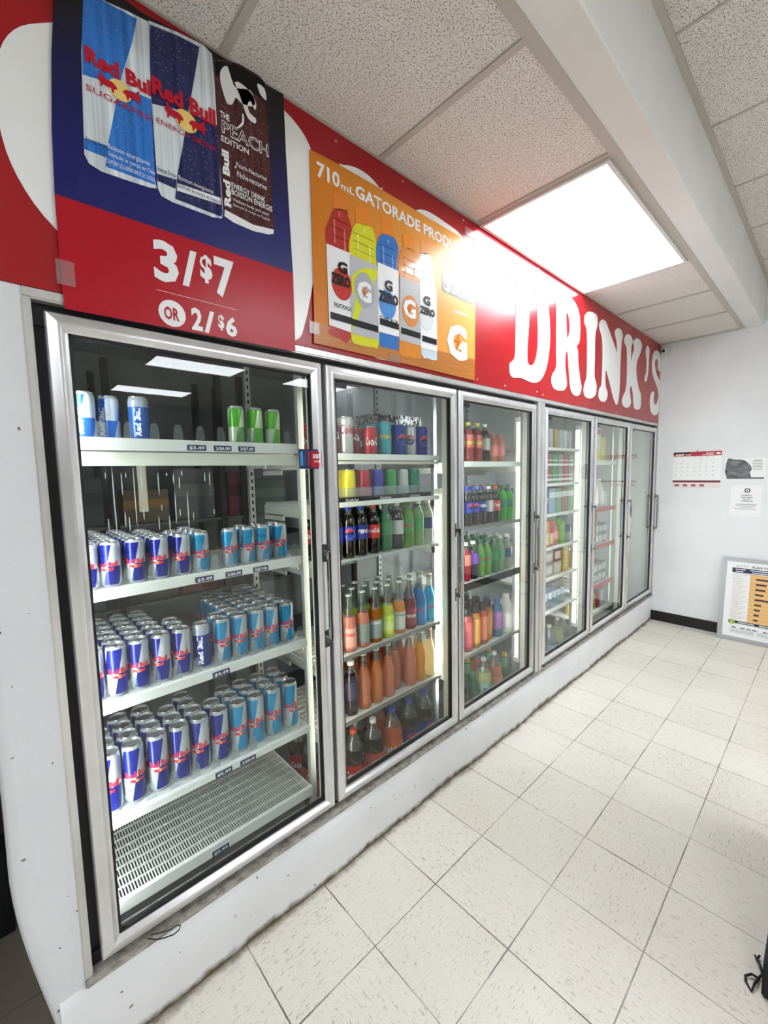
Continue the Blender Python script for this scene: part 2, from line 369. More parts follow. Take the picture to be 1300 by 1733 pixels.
# ================================================================== doors
def door(i, x0, x1):
    t = struct(thing('door_%d' % i, 'x', 'x', (x0, 0, 0))); del t['label']; del t['category']
    wd = x1 - x0; F = .042; bm = bmesh.new(); y0, y1 = -.001, .030
    def rail(P, ax):
        # moulded section: outer lip, raised half-round, inner bevel, mitred at the corners
        sec = [(0, y1), (0, y0 + .004), (.003, y0), (.008, y0 - .001), (.018, y0 - .006), (.028, y0 - .005), (.034, y0 + .001), (.036, y0 + .003), (F, y0 + .006), (F, y1)]
        (ax0, az0), (ax1, az1), (nx0, nz0), (nx1, nz1) = P
        A = [bm.verts.new((ax0 + s * nx0, y, az0 + s * nz0)) for s, y in sec]; Bv = [bm.verts.new((ax1 + s * nx1, y, az1 + s * nz1)) for s, y in sec]
        for k in range(len(sec) - 1): bm.faces.new((A[k], A[k + 1], Bv[k + 1], Bv[k]))
        bm.faces.new((A[-1], A[0], Bv[0], Bv[-1]))
    rail(((0, ZB), (0, ZT), (1, 1), (1, -1)), 0); rail(((0, ZT), (wd, ZT), (1, -1), (-1, -1)), 1)
    rail(((wd, ZT), (wd, ZB), (-1, -1), (-1, 1)), 2); rail(((wd, ZB), (0, ZB), (-1, 1), (1, 1)), 3)
    bmesh.ops.recalc_face_normals(bm, faces=bm.faces); me = bpy.data.meshes.new('frame'); bm.to_mesh(me); bm.free(); smooth(me, 35)
    link('frame', me, m_alu, t)
    g = bmesh.new()
    for a, b, c, d in ((F, wd - F, ZB + F - .002, ZB + F + .006), (F, wd - F, ZT - F - .006, ZT - F + .002), (F - .002, F + .006, ZB + F, ZT - F), (wd - F - .006, wd - F + .002, ZB + F, ZT - F)): box(g, a, b, .006, .024, c, d)
    link('gasket', g, m_black, t)
    link('glass', B(F - .002, wd - F + .002, .011, .015, ZB + F, ZT - F), m_glass, t)
    link('maker_plate', B(F + .008, F + .058, .009, .0112, ZT - F - .030, ZT - F - .012), M('plate_black', '101214', .4), t)
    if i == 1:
        cb = bmesh.new()  # thin pale vertical streaks on the inner face of the glass
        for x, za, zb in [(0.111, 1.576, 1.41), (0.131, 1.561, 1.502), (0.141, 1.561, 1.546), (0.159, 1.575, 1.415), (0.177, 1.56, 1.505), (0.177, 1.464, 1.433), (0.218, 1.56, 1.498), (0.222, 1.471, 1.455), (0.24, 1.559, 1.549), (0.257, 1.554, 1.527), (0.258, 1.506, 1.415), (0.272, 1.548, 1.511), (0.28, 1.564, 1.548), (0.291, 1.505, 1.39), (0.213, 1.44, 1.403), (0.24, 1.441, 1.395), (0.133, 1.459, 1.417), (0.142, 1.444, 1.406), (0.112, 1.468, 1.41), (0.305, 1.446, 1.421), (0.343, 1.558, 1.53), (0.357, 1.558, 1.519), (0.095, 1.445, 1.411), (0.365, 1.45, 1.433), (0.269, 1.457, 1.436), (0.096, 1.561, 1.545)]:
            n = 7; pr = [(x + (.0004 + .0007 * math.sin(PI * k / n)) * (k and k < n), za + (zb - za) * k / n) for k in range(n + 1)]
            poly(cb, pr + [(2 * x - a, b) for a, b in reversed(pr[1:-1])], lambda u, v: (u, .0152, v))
        solid(cb, .0008); cb_ = link('glass_streaks', cb, M('streak_white', 'eef2f0', .15), t); cb_['kind'] = 'stuff'
    # slim D handle with two brackets
    hx = wd - .018; h = bmesh.new()
    box(h, hx - .006, hx + .006, -.040, -.026, .95, 1.275, bev=.003); hd = link('handle', h, m_chrome, t)
    for z in (1.262, .945):
        q = bmesh.new(); box(q, hx - .010, hx + .010, -.010, -.002, z - .03, z + .035, bev=.002); box(q, hx - .006, hx + .006, -.034, -.004, z - .008, z + .010, bev=.002)
        link('bracket', q, M('bracket_metal', '9a9c9e', .25, 1), hd)
for i, (a, b) in enumerate(DX): door(i + 1, a, b)
# upright lamps at the mullions, most tucked out of view to light shelf fronts
for n_, (x, s) in enumerate(((.128, 'beside the left jamb of the nearest cooler door'), (.922, 'just right of the first cooler mullion'), (1.692, 'just right of the second cooler mullion'), (2.560, 'right of the wide post after the third door'), (3.338, 'just right of the fourth cooler mullion'), (4.113, 'just right of the last cooler mullion'), (1.664, 'behind the right edge of the second door, short and glaring'), (2.428, 'behind the right edge of the third door'), (3.306, 'behind the right edge of the fourth door'))):
    t = thing('cooler_lamp', 'upright fluorescent tube ' + s, 'lamp', (x, .068 if n_ < 6 else .118, .34 if n_ != 6 else .50))
    link('tube', lathe([(.0005, .0), (.012, .0), (.012, 1.5 if n_ != 6 else .93), (.0005, 1.5 if n_ != 6 else .93)], 12, 0), m_tube3 if n_ in (0, 2, 3, 4) else (m_tube2 if n_ in (7, 8) else m_tube), t)
    bm = bmesh.new(); box(bm, -.016, .016, -.016, .016, -.03, .0); L_ = 1.5 if n_ != 6 else .93; box(bm, -.016, .016, -.016, .016, L_, L_ + .03); box(bm, -.018, .018, -.024, -.018, -.03, L_ + .03)
    link('fitting', bm, m_white, t)
# ------------------------------------------------ outlines of the printed and painted shapes, metres (x, z)
DATA={'L_D':[(2.175,2.548),(2.167,2.447),(2.165,2.213),(2.153,2.151),(2.109,2.119),(2.11,2.069),(2.147,2.051),(2.231,2.06),(2.321,2.052),(2.386,2.054),(2.453,2.076),(2.511,2.135),(2.549,2.225),(2.566,2.341),(2.551,2.468),(2.517,2.569),(2.456,2.625),(2.379,2.656),(2.271,2.667),(2.17,2.645),(2.118,2.609),(2.119,2.573)],'L_D_hole':[(2.309,2.551),(2.373,2.559),(2.404,2.452),(2.417,2.33),(2.41,2.238),(2.383,2.171),(2.337,2.144),(2.3,2.158),(2.295,2.236),(2.305,2.325),(2.312,2.431)],'L_R':[(2.642,2.564),(2.652,2.3),(2.656,2.185),(2.605,2.129),(2.596,2.08),(2.64,2.047),(2.752,2.05),(2.808,2.087),(2.798,2.146),(2.779,2.223),(2.787,2.294),(2.815,2.294),(2.839,2.182),(2.869,2.073),(2.932,2.039),(3.008,2.052),(3.039,2.104),(3.015,2.154),(2.979,2.254),(2.967,2.336),(2.948,2.363),(2.989,2.402),(2.996,2.507),(2.972,2.584),(2.914,2.631),(2.817,2.651),(2.682,2.649),(2.607,2.63),(2.588,2.592)],'L_R_hole':[(2.783,2.54),(2.818,2.529),(2.838,2.473),(2.835,2.423),(2.811,2.388),(2.794,2.405),(2.786,2.482)],'L_I':[(3.07,2.586),(3.121,2.624),(3.217,2.641),(3.284,2.629),(3.288,2.569),(3.255,2.496),(3.256,2.342),(3.259,2.209),(3.298,2.157),(3.291,2.088),(3.212,2.049),(3.115,2.047),(3.077,2.081),(3.091,2.132),(3.125,2.19),(3.126,2.32),(3.118,2.448),(3.101,2.508),(3.067,2.543)],'L_N':[(3.322,2.588),(3.364,2.625),(3.425,2.632),(3.49,2.601),(3.649,2.479),(3.687,2.437),(3.687,2.51),(3.66,2.553),(3.632,2.595),(3.687,2.634),(3.768,2.635),(3.807,2.6),(3.784,2.54),(3.773,2.378),(3.772,2.191),(3.752,2.089),(3.713,2.048),(3.647,2.091),(3.536,2.223),(3.473,2.285),(3.466,2.213),(3.483,2.157),(3.517,2.125),(3.508,2.076),(3.453,2.047),(3.374,2.051),(3.345,2.083),(3.36,2.131),(3.397,2.17),(3.406,2.263),(3.401,2.412),(3.382,2.499),(3.34,2.547)],'L_K':[(3.852,2.59),(3.905,2.632),(3.993,2.637),(4.044,2.602),(4.017,2.545),(4.021,2.429),(4.054,2.5),(4.088,2.558),(4.064,2.599),(4.121,2.638),(4.224,2.649),(4.284,2.613),(4.257,2.548),(4.18,2.468),(4.159,2.398),(4.189,2.308),(4.249,2.234),(4.306,2.185),(4.308,2.088),(4.246,2.055),(4.148,2.061),(4.114,2.111),(4.086,2.189),(4.049,2.237),(4.012,2.207),(4.03,2.143),(4.047,2.092),(3.98,2.049),(3.884,2.05),(3.836,2.084),(3.865,2.138),(3.92,2.196),(3.936,2.301),(3.922,2.452),(3.904,2.525),(3.856,2.554)],'L_apos':[(4.434,2.637),(4.497,2.617),(4.493,2.532),(4.488,2.418),(4.46,2.344),(4.417,2.317),(4.391,2.342),(4.429,2.41),(4.431,2.508),(4.394,2.585)],'L_S':[(4.841,2.469),(4.785,2.491),(4.778,2.549),(4.733,2.571),(4.686,2.549),(4.681,2.504),(4.731,2.438),(4.825,2.392),(4.925,2.328),(4.954,2.239),(4.913,2.143),(4.817,2.066),(4.701,2.042),(4.613,2.072),(4.57,2.141),(4.58,2.215),(4.639,2.258),(4.69,2.249),(4.681,2.196),(4.702,2.153),(4.769,2.152),(4.823,2.21),(4.826,2.271),(4.766,2.324),(4.657,2.384),(4.604,2.449),(4.591,2.519),(4.62,2.596),(4.689,2.64),(4.79,2.647),(4.859,2.607),(4.887,2.521)],'P_poster':[(0.188,2.595),(0.176,2.486),(0.165,2.325),(0.16,2.187),(0.159,2.054),(0.16,1.938),(0.406,1.942),(0.771,1.948),(0.773,2.194),(0.769,2.325),(0.764,2.549),(0.763,2.721),(0.664,2.711),(0.545,2.711),(0.452,2.703),(0.369,2.693),(0.336,2.697),(0.273,2.69),(0.194,2.67)],'P_red':[(0.16,2.187),(0.773,2.194),(0.771,1.948),(0.406,1.942),(0.16,1.938),(0.159,2.054)],'P_black':[(0.194,2.67),(0.273,2.69),(0.336,2.697),(0.369,2.693),(0.452,2.703),(0.545,2.711),(0.664,2.711),(0.763,2.721),(0.763,2.666),(0.661,2.655),(0.541,2.648),(0.388,2.637),(0.243,2.6),(0.184,2.562)],'P_A':[(0.248,2.666),(0.292,2.665),(0.334,2.674),(0.382,2.68),(0.38,2.609),(0.376,2.46),(0.374,2.308),(0.376,2.287),(0.359,2.282),(0.308,2.278),(0.255,2.275),(0.231,2.282),(0.223,2.299),(0.228,2.41),(0.233,2.52)],'P_A1':[(0.247,2.664),(0.292,2.663),(0.356,2.669),(0.34,2.602),(0.32,2.539),(0.306,2.491),(0.232,2.474),(0.236,2.549)],'P_A2':[(0.306,2.491),(0.376,2.498),(0.376,2.46),(0.374,2.308),(0.373,2.294),(0.264,2.29),(0.273,2.344),(0.291,2.421)],'P_A3':[(0.225,2.334),(0.272,2.339),(0.268,2.311),(0.224,2.31)],'P_B':[(0.383,2.683),(0.391,2.685),(0.452,2.7),(0.517,2.71),(0.541,2.702),(0.544,2.643),(0.545,2.474),(0.55,2.295),(0.545,2.276),(0.52,2.27),(0.465,2.269),(0.413,2.268),(0.386,2.273),(0.379,2.289),(0.378,2.37),(0.378,2.49),(0.38,2.609)],'P_B1':[(0.384,2.675),(0.451,2.691),(0.507,2.698),(0.497,2.648),(0.483,2.584),(0.467,2.515),(0.378,2.489),(0.379,2.579)],'P_B2':[(0.467,2.515),(0.545,2.522),(0.547,2.475),(0.546,2.381),(0.548,2.291),(0.543,2.28),(0.42,2.279),(0.43,2.345),(0.448,2.422)],'P_B3':[(0.378,2.323),(0.427,2.329),(0.423,2.305),(0.38,2.306)],'P_B4':[(0.428,2.321),(0.544,2.33),(0.545,2.312),(0.426,2.302)],'P_C':[(0.545,2.687),(0.558,2.7),(0.618,2.722),(0.681,2.728),(0.701,2.718),(0.705,2.55),(0.71,2.312),(0.708,2.292),(0.692,2.284),(0.641,2.276),(0.579,2.278),(0.553,2.286),(0.551,2.316),(0.548,2.449),(0.544,2.579)],'P_C1':[(0.555,2.304),(0.642,2.294),(0.709,2.304),(0.708,2.292),(0.692,2.284),(0.641,2.276),(0.579,2.278),(0.553,2.286)],'P_C2':[(0.564,2.674),(0.583,2.695),(0.593,2.671),(0.606,2.652),(0.65,2.669),(0.664,2.643),(0.651,2.626),(0.62,2.619),(0.605,2.625),(0.593,2.601),(0.578,2.596),(0.568,2.618),(0.561,2.646)],'P_C3':[(0.675,2.701),(0.697,2.699),(0.702,2.67),(0.686,2.674),(0.678,2.685)],'P_C4':[(0.549,2.688),(0.565,2.697),(0.617,2.715),(0.68,2.721),(0.699,2.714),(0.7,2.662),(0.662,2.669),(0.585,2.667),(0.55,2.653)],'G_poster':[(0.856,2.608),(0.855,2.387),(0.854,2.216),(0.851,2.059),(0.847,1.99),(1.229,1.991),(1.778,1.986),(1.783,2.291),(1.783,2.594),(1.689,2.615),(1.438,2.613),(1.135,2.616),(0.943,2.613)],'G_floor':[(0.85,2.059),(1.231,2.073),(1.778,2.086),(1.778,1.986),(1.229,1.991),(0.847,1.99)],'G_b1body':[(0.947,2.458),(0.93,2.424),(0.909,2.378),(0.91,2.33),(0.912,2.213),(0.909,2.062),(0.914,2.033),(0.96,2.026),(1.008,2.041),(1.019,2.346),(1.025,2.419),(1.009,2.459),(1.006,2.475)],'G_b1label':[(0.91,2.332),(1.018,2.333),(1.009,2.057),(0.912,2.063)],'G_b1cap':[(0.947,2.458),(0.945,2.503),(0.965,2.518),(1.007,2.515),(1.008,2.474)],'G_b2body':[(1.046,2.447),(1.021,2.402),(1.009,2.353),(1.013,2.303),(1.005,2.218),(1.006,2.093),(1.012,2.031),(1.036,2.02),(1.117,2.024),(1.146,2.046),(1.152,2.258),(1.139,2.341),(1.141,2.418),(1.127,2.45),(1.115,2.46)],'G_b2label':[(1.011,2.328),(1.139,2.33),(1.147,2.235),(1.143,2.056),(1.013,2.055),(1.006,2.177)],'G_b2cap':[(1.047,2.448),(1.042,2.495),(1.066,2.516),(1.11,2.517),(1.115,2.46)],'G_b3body':[(1.173,2.455),(1.147,2.414),(1.139,2.363),(1.149,2.323),(1.14,2.167),(1.146,2.046),(1.181,2.035),(1.243,2.038),(1.256,2.06),(1.262,2.311),(1.251,2.365),(1.263,2.425),(1.248,2.456),(1.227,2.463)],'G_b3label':[(1.147,2.344),(1.259,2.344),(1.257,2.09),(1.144,2.088)],'G_b3cap':[(1.173,2.455),(1.17,2.505),(1.194,2.525),(1.229,2.525),(1.234,2.466)],'G_b4body':[(1.29,2.443),(1.269,2.41),(1.258,2.355),(1.267,2.312),(1.256,2.194),(1.26,2.032),(1.299,2.02),(1.372,2.024),(1.391,2.048),(1.391,2.275),(1.387,2.346),(1.392,2.413),(1.376,2.45),(1.352,2.454)],'G_b4label':[(1.267,2.329),(1.386,2.328),(1.388,2.078),(1.26,2.079)],'G_b4cap':[(1.29,2.443),(1.286,2.489),(1.309,2.511),(1.348,2.51),(1.356,2.453)],'G_b5body':[(1.394,2.453),(1.379,2.415),(1.374,2.366),(1.385,2.225),(1.391,2.048),(1.429,2.036),(1.485,2.035),(1.494,2.072),(1.493,2.3),(1.47,2.394),(1.465,2.441),(1.446,2.466)],'G_b5label':[(1.387,2.346),(1.493,2.338),(1.494,2.072),(1.388,2.072)],'G_b5cap':[(1.398,2.454),(1.391,2.502),(1.418,2.52),(1.444,2.517),(1.448,2.466)],'G_lab2y':[(1.02,2.258),(1.081,2.302),(1.141,2.309),(1.132,2.274),(1.078,2.195),(1.046,2.123),(1.023,2.076),(1.012,2.095),(1.034,2.184),(1.018,2.201)],'G_price':[(1.531,2.411),(1.567,2.432),(1.754,2.428),(1.759,2.338),(1.534,2.343)]}
TXT={'Red Bull|A': (0.239, 2.5, 0.377, 2.519, 0.034),'SUGARFREE|A': (0.236, 2.437, 0.373, 2.455, 0.014),'Red Bull|B': (0.38, 2.512, 0.541, 2.524, 0.04),'ENERGY DRINK|B': (0.386, 2.445, 0.541, 2.454, 0.013),'THE': (0.555, 2.547, 0.582, 2.553, 0.017),'PEACH': (0.558, 2.507, 0.702, 2.517, 0.034),'EDITION': (0.555, 2.484, 0.636, 2.49, 0.016),'Peach-Nectarine': (0.596, 2.434, 0.691, 2.44, 0.014),'Pêche-nectarine': (0.597, 2.41, 0.69, 2.41, 0.016),'ENERGY DRINK|C': (0.578, 2.368, 0.684, 2.381, 0.015),'BOISSON ÉNERG.': (0.577, 2.35, 0.706, 2.362, 0.016),'Vitalizes body and mind.': (0.58, 2.334, 0.695, 2.343, 0.009),"Stimule le corps et l'esprit": (0.58, 2.322, 0.696, 2.327, 0.007),'3/': (0.357, 2.064, 0.453, 2.064, 0.099),'$': (0.478, 2.095, 0.514, 2.098, 0.067),'7': (0.515, 2.064, 0.564, 2.066, 0.105),'OR': (0.374, 1.964, 0.412, 1.966, 0.032),'2/': (0.444, 1.952, 0.502, 1.951, 0.058),'$|2': (0.52, 1.972, 0.536, 1.972, 0.037),'6': (0.539, 1.956, 0.573, 1.955, 0.052),'Energy Drink|A': (0.229, 2.329, 0.269, 2.338, 0.008),'Boisson énergisante|A': (0.273, 2.33, 0.363, 2.343, 0.012),"Stimule le corps et l'esprit|A": (0.272, 2.315, 0.375, 2.325, 0.01),"CONTIENT DE L'ASPARTAME|A": (0.266, 2.296, 0.374, 2.308, 0.01),'Energy Drink|B': (0.381, 2.331, 0.426, 2.336, 0.01),'Boisson énergisante|B': (0.432, 2.33, 0.524, 2.337, 0.011),"Stimule le corps et l'esprit|B": (0.429, 2.31, 0.544, 2.317, 0.011),'710': (0.881, 2.534, 0.976, 2.54, 0.047),'mL': (0.981, 2.537, 1.041, 2.539, 0.023),'GATORADE PRODUCT': (1.046, 2.539, 1.716, 2.539, 0.042),'G|1': (0.955, 2.253, 0.998, 2.257, 0.036),'ZERO|1': (0.925, 2.208, 1.01, 2.214, 0.033),'G|2': (1.041, 2.181, 1.11, 2.187, 0.068),'G|3': (1.18, 2.254, 1.222, 2.254, 0.038),'ZERO|3': (1.147, 2.204, 1.253, 2.211, 0.036),'G|4': (1.281, 2.179, 1.356, 2.184, 0.068),'G|5': (1.404, 2.254, 1.448, 2.255, 0.036),'ZERO|5': (1.381, 2.214, 1.477, 2.215, 0.028),'G|big': (1.563, 2.071, 1.715, 2.076, 0.144),'$3.98': (1.545, 2.346, 1.754, 2.356, 0.044),'FRUIT PUNCH': (0.935, 2.126, 1.01, 2.134, 0.015),'COOL BLUE': (1.151, 2.131, 1.249, 2.141, 0.014),'GATORADE|s': (1.624, 2.268, 1.715, 2.273, 0.013)}
# ================================================================== the red fascia sign
def sp(k): return DATA[k]
m_red = M('sign_red', 'a50a17', .24, 0, .5); m_vin = M('sign_white', 'f1f3f2', .22, 0, .6)
sg = thing('fascia_sign', 'long glossy red sign with white DRINK\'S lettering above the cooler doors', 'sign', (0, 0, 0))
for a, b in ((XW + .6, -.02), (-.018, 1.776), (1.778, 2.444), (2.446, XE - .004)):
    link('panel', B(a, b, -.004, .028, ZS + .001, ZC - .003), m_red, sg)
for k in ('D', 'R', 'I', 'N', 'K', 'apos', 'S'):
    pts = [(min(x, 4.853), z) for x, z in spline(sp('L_' + k), 4)]
    sheet('letter_' + k.lower() if k != 'apos' else 'apostrophe', pts, -.0062, m_vin, sg, .0018, holes=[spline(sp('L_%s_hole' % k), 4)] if 'L_%s_hole' % k in DATA else ())
O = spline([(.075, 2.30), (.082, 2.42), (.115, 2.50), (.18, 2.555), (.30, 2.63), (.47, 2.68), (.66, 2.70), (.80, 2.67), (.87, 2.60), (.893, 2.45), (.885, 2.30), (.852, 2.18), (.82, 2.06), (.775, 1.985), (.62, 1.978), (.45, 1.98), (.30, 2.01), (.16, 2.112), (.098, 2.20)], 4)
sheet('letter_o', O, -.0062, m_vin, sg, .0018, holes=[disc(.47, 2.3, .16, .2)])
sheet('letter_l', spline([(.98, 2.60), (1.0, 2.625), (1.06, 2.642), (1.12, 2.64), (1.17, 2.62), (1.187, 2.59), (1.17, 2.2), (1.5, 2.15), (1.5, 2.02), (1.0, 2.02), (1.0, 2.4)], 3), -.0062, m_vin, sg, .0018)
sheet('letter_d', spline([(1.36, 2.58), (1.38, 2.622), (1.45, 2.642), (1.56, 2.64), (1.68, 2.625), (1.74, 2.55), (1.76, 2.35), (1.72, 2.1), (1.5, 2.03), (1.38, 2.1), (1.37, 2.4)], 3), -.0062, m_vin, sg, .0018)
for x, z in ((1.81, 1.997), (2.066, 1.997), (2.416, 2.004), (2.49, 1.995), (3.139, 2.004), (3.742, 1.994), (4.5, 1.99), (1.70, 2.70), (1.30, 2.70), (.97, 2.69), (2.416, 2.70), (3.2, 2.70)):
    bm = bmesh.new(); bmesh.ops.create_uvsphere(bm, u_segments=8, v_segments=5, radius=.005)
    for v in bm.verts: v.co = Vector((v.co.x + x, v.co.y * .5 - .004, v.co.z + z))
    link('screw', bm, m_chrome, sg)
# ================================================================== energy drink poster
K = .0005
def P2(n, k, lay, mat, par, sm=0): return sheet(n, DATA[k], -.0135 - lay * K, mat, par, K * .9, sm=sm)
def blue_grad():
    g = N('poster_blue'); z = g.xyz(g.obj())[2]; g.base(g.mix(g.step(z, 2.28, 2.62), lin('030a66'), lin('04050a'))); g.setp(Roughness=.3); return g.m
po = tag(sheet('promotional_poster', DATA['P_poster'], -.0135, blue_grad(), None, .002), 'dark blue and red poster of three cold drink cans priced 3/$7', 'poster')
mp = lambda n, c, r=.26: M('print_' + n, c, r, 0, .3)
prd = P2('price_band', 'P_red', 1, mp('red', 'b20c20', .26), po)
def droplets(name, c):
    g = N(name); o = g.obj(); v = g.vor(g.mapv(o, (1, .01, 1)), 120); f = g.step(v, .22, .16); x = g.xyz(o)[0]
    st = g.noise(g.mapv(o, (60, .01, 1)), 1.2, 2); g.base(g.mix(g.math('MULTIPLY', f, .16), g.mix(g.step(st, .3, .7), lin(c), tuple(min(1, q * 1.9 + .02) for q in lin(c)[:3]) + (1,)), lin('e8eef4'))); g.setp(Roughness=.2); return g.m
mA, mB, mC, mS = droplets('print_light_blue', '1560ae'), droplets('print_navy', '0b1248'), droplets('print_maroon', '38070b'), droplets('print_silver', 'b4bcc6')
ca = P2('printed_can', 'P_A', 2, mS, po, 0); P2('can_panel', 'P_A1', 3, mA, ca); P2('can_panel', 'P_A2', 3, mA, ca); P2('can_panel', 'P_A3', 3, mA, ca)
cc = P2('printed_can', 'P_C', 2, mC, po, 0); P2('can_top', 'P_C4', 3, mp('black', '0b0a0c'), cc); P2('bull_outline', 'P_C2', 4, mp('white', 'eef0f2'), cc, 3); P2('bull_outline', 'P_C3', 4, mp('white', ''), cc, 3); P2('can_base', 'P_C1', 3, mp('white', ''), cc)
sheet('bull_outline', [(.604, 2.665), (.625, 2.672), (.655, 2.662), (.668, 2.640), (.662, 2.622), (.650, 2.640), (.640, 2.625), (.646, 2.605), (.664, 2.600), (.662, 2.585), (.640, 2.588), (.628, 2.610), (.618, 2.635)], -.0135 - 4 * K, mp('white', ''), cc, K * .9, sm=2)
sheet('bull_outline', [(.622, 2.59), (.626, 2.59), (.625, 2.565), (.608, 2.545), (.605, 2.547), (.620, 2.567)], -.0135 - 4 * K, mp('white', ''), cc, K * .9, sm=2)
cb = P2('printed_can', 'P_B', 3, mS, po, 0); P2('can_panel', 'P_B1', 4, mB, cb); P2('can_panel', 'P_B2', 4, mB, cb); P2('can_panel', 'P_B3', 4, mB, cb)
P2('can_band', 'P_B4', 5, mp('white', ''), cb)
def bulls(cx, cz, w, par, lay, yel, rd):
    y = -.0135 - lay * K
    sheet('sun', disc(cx, cz, w * .26, w * .24), y, yel, par, K * .9)
    for s in (-1, 1):
        b = [(.08, -.02), (.12, .06), (.2, .1), (.3, .1), (.38, .13), (.44, .2), (.47, .19), (.45, .12), (.5, .06), (.48, .0), (.44, -.04), (.46, -.12), (.42, -.12), (.39, -.05), (.3, -.07), (.22, -.06), (.2, -.14), (.16, -.13), (.15, -.05)]
        sheet('bull', [(cx + s * (u - .02) * w, cz + v * w) for u, v in b], y - K, rd, par, K * .9, sm=2)
ye, rr = mp('yellow', 'f0d27a'), mp('logo_red', 'c01a2e')
bulls(.307, 2.480, .095, ca, 6, ye, rr); bulls(.460, 2.488, .11, cb, 8, ye, rr)
wh, nv = mp('white', ''), mp('navy', '141c55')
def ptx(key, s, par, mat, lay, bold=.02, shear=0):
    x0, z0, x1, z1, h = TXT[key]; text('lettering', s, x0, x1, (z0 * 2 + z1) / 3, h, -.0135 - lay * K, mat, par, bold, shear)
ptx('Red Bull|A', 'Red Bul', ca, rr, 6, .045); ptx('Red Bull|B', 'Red Bull', cb, rr, 8, .045)
ptx('SUGARFREE|A', 'SUGARFRE', ca, rr, 7, .0); ptx('ENERGY DRINK|B', 'ENERGY DRINK', cb, rr, 7, .0)
for k, s, b in (('THE', 'THE', .02), ('EDITION', 'EDITION', .01), ('Peach-Nectarine', 'Peach-Nectarine', 0), ('Pêche-nectarine', 'Pêche-nectarine', 0), ('ENERGY DRINK|C', 'ENERGY DRINK', .01), ('BOISSON ÉNERG.', 'BOISSON ÉNERGIS', .01), ('Vitalizes body and mind.', 'Vitalizes body and mind.', 0), ("Stimule le corps et l'esprit", "Stimule le corps et l'esprit", 0)): ptx(k, s, cc, wh, 6, b)
ptx('PEACH', 'PEACH', cc, wh, 5, .03); x0, z0, x1, z1, h = TXT['PEACH']; text('lettering', 'PEACH', x0 + .001, x1 - .001, (z0 * 2 + z1) / 3 + .001, h - .002, -.0135 - 6 * K, mC, cc, -.005)
me = fit(tmesh('Red Bull', .05), 2.315, 2.465, 0, .019, lambda u, v: (.574 - v - .001, -.0135 - 6 * K, u)); link('lettering', me, wh, cc)
sheet('dot', disc(.593, 2.433, .003), -.0135 - 6 * K, ye, cc, K)
for k, s, p_, m_, l in (('Energy Drink|A', 'Energy Drink', ca, nv, 5), ('Boisson énergisante|A', 'Boisson énergisante', ca, wh, 5), ("Stimule le corps et l'esprit|A", "Stimule le corps et l'esp", ca, wh, 5), ("CONTIENT DE L'ASPARTAME|A", "CONTIENT DE L'ASPARTAME ET DE L'ACÉSUL", ca, wh, 5), ('Energy Drink|B', 'Energy Drink', cb, nv, 6), ('Boisson énergisante|B', 'Boisson énergisante', cb, wh, 6), ("Stimule le corps et l'esprit|B", "Stimule le corps et l'esprit", cb, nv, 7)): ptx(k, s, p_, m_, l, 0)
for s_, x0, x1, z0, h in (('3', .357, .418, 2.064, .098), ('/', .426, .468, 2.068, .092), ('$', .475, .509, 2.098, .062), ('7', .515, .573, 2.066, .102), ('2', .444, .474, 1.953, .058), ('/', .478, .508, 1.953, .058), ('$', .518, .536, 1.972, .036), ('6', .540, .574, 1.956, .052)):
    text('lettering', s_, x0, x1, z0, h, -.0135 - 3 * K, wh, prd, .035)
link('rule', B(.36, .579, -.0155, -.0150, 2.0325, 2.0335), wh, prd)
oc = sheet('badge', disc(.395, 1.981, .034, .034, 28), -.0155, wh, prd, K); ptx('OR', 'OR', prd, mp('red', ''), 6, .03)
m_tape = glassm('sticky_tape', 'f6f6f6', .08, .2, .06)
bm = bmesh.new(); box(bm, .15, .185, -.0178, -.0172, 1.99, 2.045); link('tape', bm, m_tape, po)
